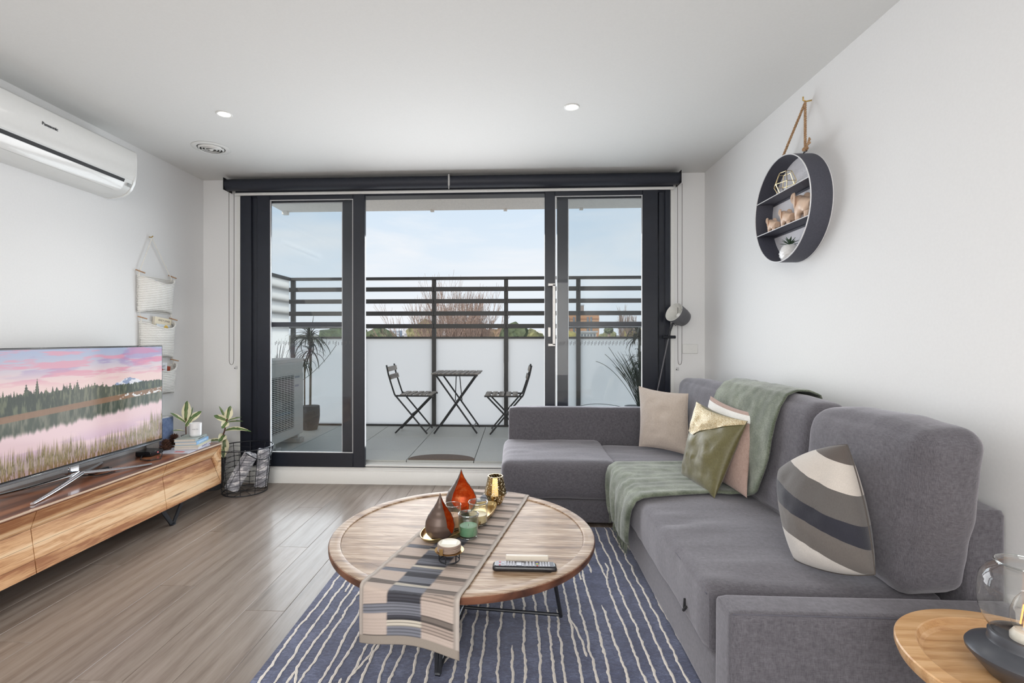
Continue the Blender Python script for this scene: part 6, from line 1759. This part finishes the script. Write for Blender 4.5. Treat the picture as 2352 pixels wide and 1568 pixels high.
# outdoor condenser
m_cu = plain('condenser_beige', Sc(196, 194, 188), .5, var=.04); m_cud = plain('condenser_dark', (.03, .03, .03), .7)
cu = root('outdoor_unit', 'pale outdoor air conditioner unit behind the left-hand glass door', 'air conditioner', (-2.45, 4.90, BF))
XF = -2.300
put('casing', bx(XF - .30, XF - .004, 4.50, 5.238, .262, 1.062, bev=.008), m_cu, cu)
put('front_panel', bx(XF - .006, XF, 4.505, 5.232, .27, .915, bev=.004), m_cu, cu)
put('top_panel', bx(XF - .302, XF + .002, 4.498, 5.240, 1.03, 1.066, bev=.004), m_cu, cu)
put('grille_recess', bx(XF - .001, XF + .001, 4.515, 5.01, .36, .90), m_cud, cu)
for k in range(30):
    z = .366 + k * .018; put('grille_bar', bx(XF + .001, XF + .007, 4.515, 5.01, z, z + .007), m_cu, cu)
bm = bmesh.new()
for k in range(8): box(bm, XF + .0012, XF + .005, 4.53 + k * .065, 4.534 + k * .065, .36, .90)
put('grille_wire', bm, m_cu, cu)
put('badge', bx(XF, XF + .001, 5.03, 5.14, .865, .885), plain('badge_grey', Sc(150, 152, 158), .5), cu); put('badge', bx(XF, XF + .001, 5.03, 5.12, .775, .795), plain('badge_grey', Sc(150, 152, 158), .5), cu)
for y_ in (4.62, 5.14):
    put('foot_block', bx(XF - .34, XF + .03, y_ - .045, y_ + .05, BF + .001, BF + .05, bev=.006), plain('foot_plastic', Sc(170, 168, 164), .7), cu)
    put('foot_bracket', bx(XF - .30, XF - .01, y_ - .02, y_ + .02, BF + .05, .263), m_cu, cu)
# dracaena in a ribbed pot
m_pot = plain('ribbed_pot', Sc(96, 94, 92), .8, var=.15); m_drac = plain('dracaena_leaf', (.050, .062, .038), .5, var=.35, nscale=12); m_trunk = plain('dracaena_trunk', Sc(120, 110, 96), .9, var=.2)
strap = []
for q in range(5):
    bm = bmesh.new(); n1 = 12; L = (.30, .36, .42, .34, .26)[q]; ar = (1.2, 1.6, 1.9, 2.2, .7)[q]; g = []
    for i in range(n1 + 1):
        t = i / n1; a = ar * t; x = L * (math.sin(a) / ar if ar else t); z = L * (math.cos(a) - 1) / ar if ar else 0
        w = .013 * (1 - t) ** .5 + .0008; g.append([bm.verts.new((x, s * w, z + abs(s) * .002)) for s in (-1, 0, 1)])
    for i in range(n1):
        for j in range(2): bm.faces.new((g[i][j], g[i + 1][j], g[i + 1][j + 1], g[i][j + 1]))
    me = bpy.data.meshes.new('strap_leaf'); bm.to_mesh(me); bm.free(); me.materials.append(m_drac); strap.append(me)
def strap_head(parent, c, n_, rnd, sc=1.0):
    for k in range(n_):
        o = bpy.data.objects.new('leaf', strap[rnd.randrange(5)]); COL.objects.link(o); o.parent = parent
        a = rnd.uniform(0, 2 * PI)
        if math.sin(a) > .45: a = -a
        el_ = rnd.uniform(-.15, 1.25)
        o.location = V(c) + V((0, 0, rnd.uniform(-.07, .03))) - V(parent.location); o.rotation_euler = (rnd.uniform(-.2, .2), -el_, a); s_ = sc * rnd.uniform(.75, 1.1); o.scale = (s_, s_, s_)
rnd = random.Random(21)
dc = V((-2.490, 5.86, BF))
dr_ = root('dracaena', 'tall dracaena with arching leaves in a grey ribbed pot, left end of the balcony', 'plant', dc, 'potted dracaenas on the balcony')
bm = bmesh.new(); g = []
for i in range(15):
    t = i / 14; row = []
    for k in range(48):
        a = 2 * PI * k / 48; r_ = (.082 + .028 * math.sin(t * 2.2)) * (1 + .02 * math.sin(a * 12 + t * 9)); row.append(bm.verts.new(dc + V((r_ * math.cos(a), r_ * math.sin(a), .001 + t * .285))))
    g.append(row)
for i in range(14):
    for k in range(48): bm.faces.new((g[i][k], g[i][(k + 1) % 48], g[i + 1][(k + 1) % 48], g[i + 1][k]))
bm.faces.new(g[0]); bm.faces.new(g[-1])
put('pot', bm, m_pot, dr_)
put('stem', tb([dc + V((0, 0, .28)), dc + V((.004, 0, .7)), dc + V((-.006, 0, 1.08))], .014, 8), m_trunk, dr_)
put('stem', tb([dc + V((-.07, .0, .28)), dc + V((-.075, .01, .5)), dc + V((-.07, .0, .80))], .010, 8), m_trunk, dr_)
strap_head(dr_, dc + V((-.006, 0, 1.12)), 64, rnd, .92); strap_head(dr_, dc + V((-.0, 0, .96)), 30, rnd, .8); strap_head(dr_, dc + V((-.07, 0, .82)), 26, rnd, .6)
put('young_leaf', tb([dc + V((0, 0, 1.12)), dc + V((.03, 0, 1.3)), dc + V((.05, 0, 1.42))], [.006, .004, .001], 5), m_drac, dr_)
put('stray_stem', tb(bez(dc + V((-.07, -.05, .60)), dc + V((.15, -.05, .74)), dc + V((.34, -.05, 1.02)), 10), .003, 5), m_drac, dr_)
d2c = V((1.375, 5.84, BF))
dr2 = root('dracaena', 'dracaena in a grey pot at the right end of the balcony, behind the door frame', 'plant', d2c, 'potted dracaenas on the balcony')
put('pot', lt([(0, .001), (.10, .001), (.125, .30), (.13, .31), (.115, .31), (.11, .28), (0, .28)], d2c, 36), plain('pale_pot', Sc(168, 168, 166), .7), dr2)
put('stem', tb([d2c + V((.05, 0, .28)), d2c + V((.045, 0, .7)), d2c + V((.04, 0, 1.12))], .014, 8), m_trunk, dr2)
strap_head(dr2, d2c + V((.04, 0, 1.14)), 60, rnd, .9); strap_head(dr2, d2c + V((.045, 0, .86)), 40, rnd, .8); strap_head(dr2, d2c + V((.03, 0, .74)), 20, rnd, .7)
gr = root('grass_plant', 'spiky grass with long bare stems beside the right-hand dracaena', 'plant', d2c + V((.02, -.25, 0)))
gc = d2c + V((.02, -.25, 0))
put('pot', lt([(0, .001), (.08, .001), (.10, .30), (.105, .31), (.09, .31), (.09, .28), (0, .28)], gc, 36), plain('pale_pot', Sc(168, 168, 166), .7), gr)
bm = bmesh.new()
for k in range(95):
    a = rnd.uniform(0, 2 * PI); s_ = rnd.random() ** .6; L = rnd.uniform(.45, .72); dx, dy = -.10 + .32 * s_ * math.cos(a), .2 * s_ * math.sin(a)
    tube(bm, bez(gc + V((rnd.uniform(-.04, .04), rnd.uniform(-.04, .04), .28)), gc + V((dx * .35, dy * .4, .28 + L * .6)), gc + V((dx, dy, .28 + L)), 6), [.0026] * 6 + [.0008], 4)
put('blades', bm, m_drac, gr, kind='stuff')
for (tx_, tz_, mx_, mz_) in ((-.52, .56, -.28, .50), (-.42, .64, -.2, .46), (-.78, .02, -.55, .16), (-.30, .50, -.12, .34), (-.38, .72, -.22, .5)):
    put('stray_stem', tb(bez(gc + V((-.03, 0, .29 if tz_ > .1 else .28)), gc + V((mx_, 0, .28 + mz_ * (1 if tz_ > .1 else 1.0))), gc + V((tx_, 0, .28 + tz_ - (.0 if tz_ > .1 else 0))), 12), .003, 5), m_drac, gr)
sg = root('spiky_plant', 'thin leaved spiky plant standing behind the outdoor unit', 'plant', (-2.72, 5.42, BF))
put('pot', lt([(0, .001), (.08, .001), (.10, .30), (.105, .31), (.09, .31), (.09, .28), (0, .28)], (-2.72, 5.42, BF), 30), m_pot, sg)
bm = bmesh.new()
for k in range(22):
    a = rnd.uniform(0, 2 * PI); r_ = rnd.uniform(.02, .22)
    tube(bm, bez((-2.72, 5.42, BF + .28), (-2.72 + r_ * .3 * math.cos(a), 5.42 + r_ * .3 * math.sin(a), BF + .7), (-2.72 + r_ * math.cos(a), 5.42 + r_ * math.sin(a), BF + rnd.uniform(.9, 1.12)), 6), [.003] * 6 + [.0008], 4)
put('blades', bm, m_drac, sg, kind='stuff')
# door mat on the balcony tiles
dm = root('door_mat', 'round dark coir mat on the balcony just outside the threshold', 'mat', (-.69, 4.43 + .13, BF))
bm = bmesh.new(); mc = V((-.685, 4.44, BF)); ring0 = []
for k in range(41):
    a = PI * k / 40; ring0.append((mc.x + .30 * math.cos(a), mc.y + .185 * math.sin(a)))
T_ = [bm.verts.new((x, y, BF + .012)) for x, y in ring0]; B_ = [bm.verts.new((x, y, BF + .001)) for x, y in ring0]
bm.faces.new(T_); bm.faces.new(B_[::-1])
for k in range(41): bm.faces.new((T_[k], B_[k], B_[(k + 1) % 41], T_[(k + 1) % 41]))
put('pile', bm, plain('coir', Sc(110, 98, 90), .95, nz=.9, var=.35, nscale=220), dm, smooth=0)
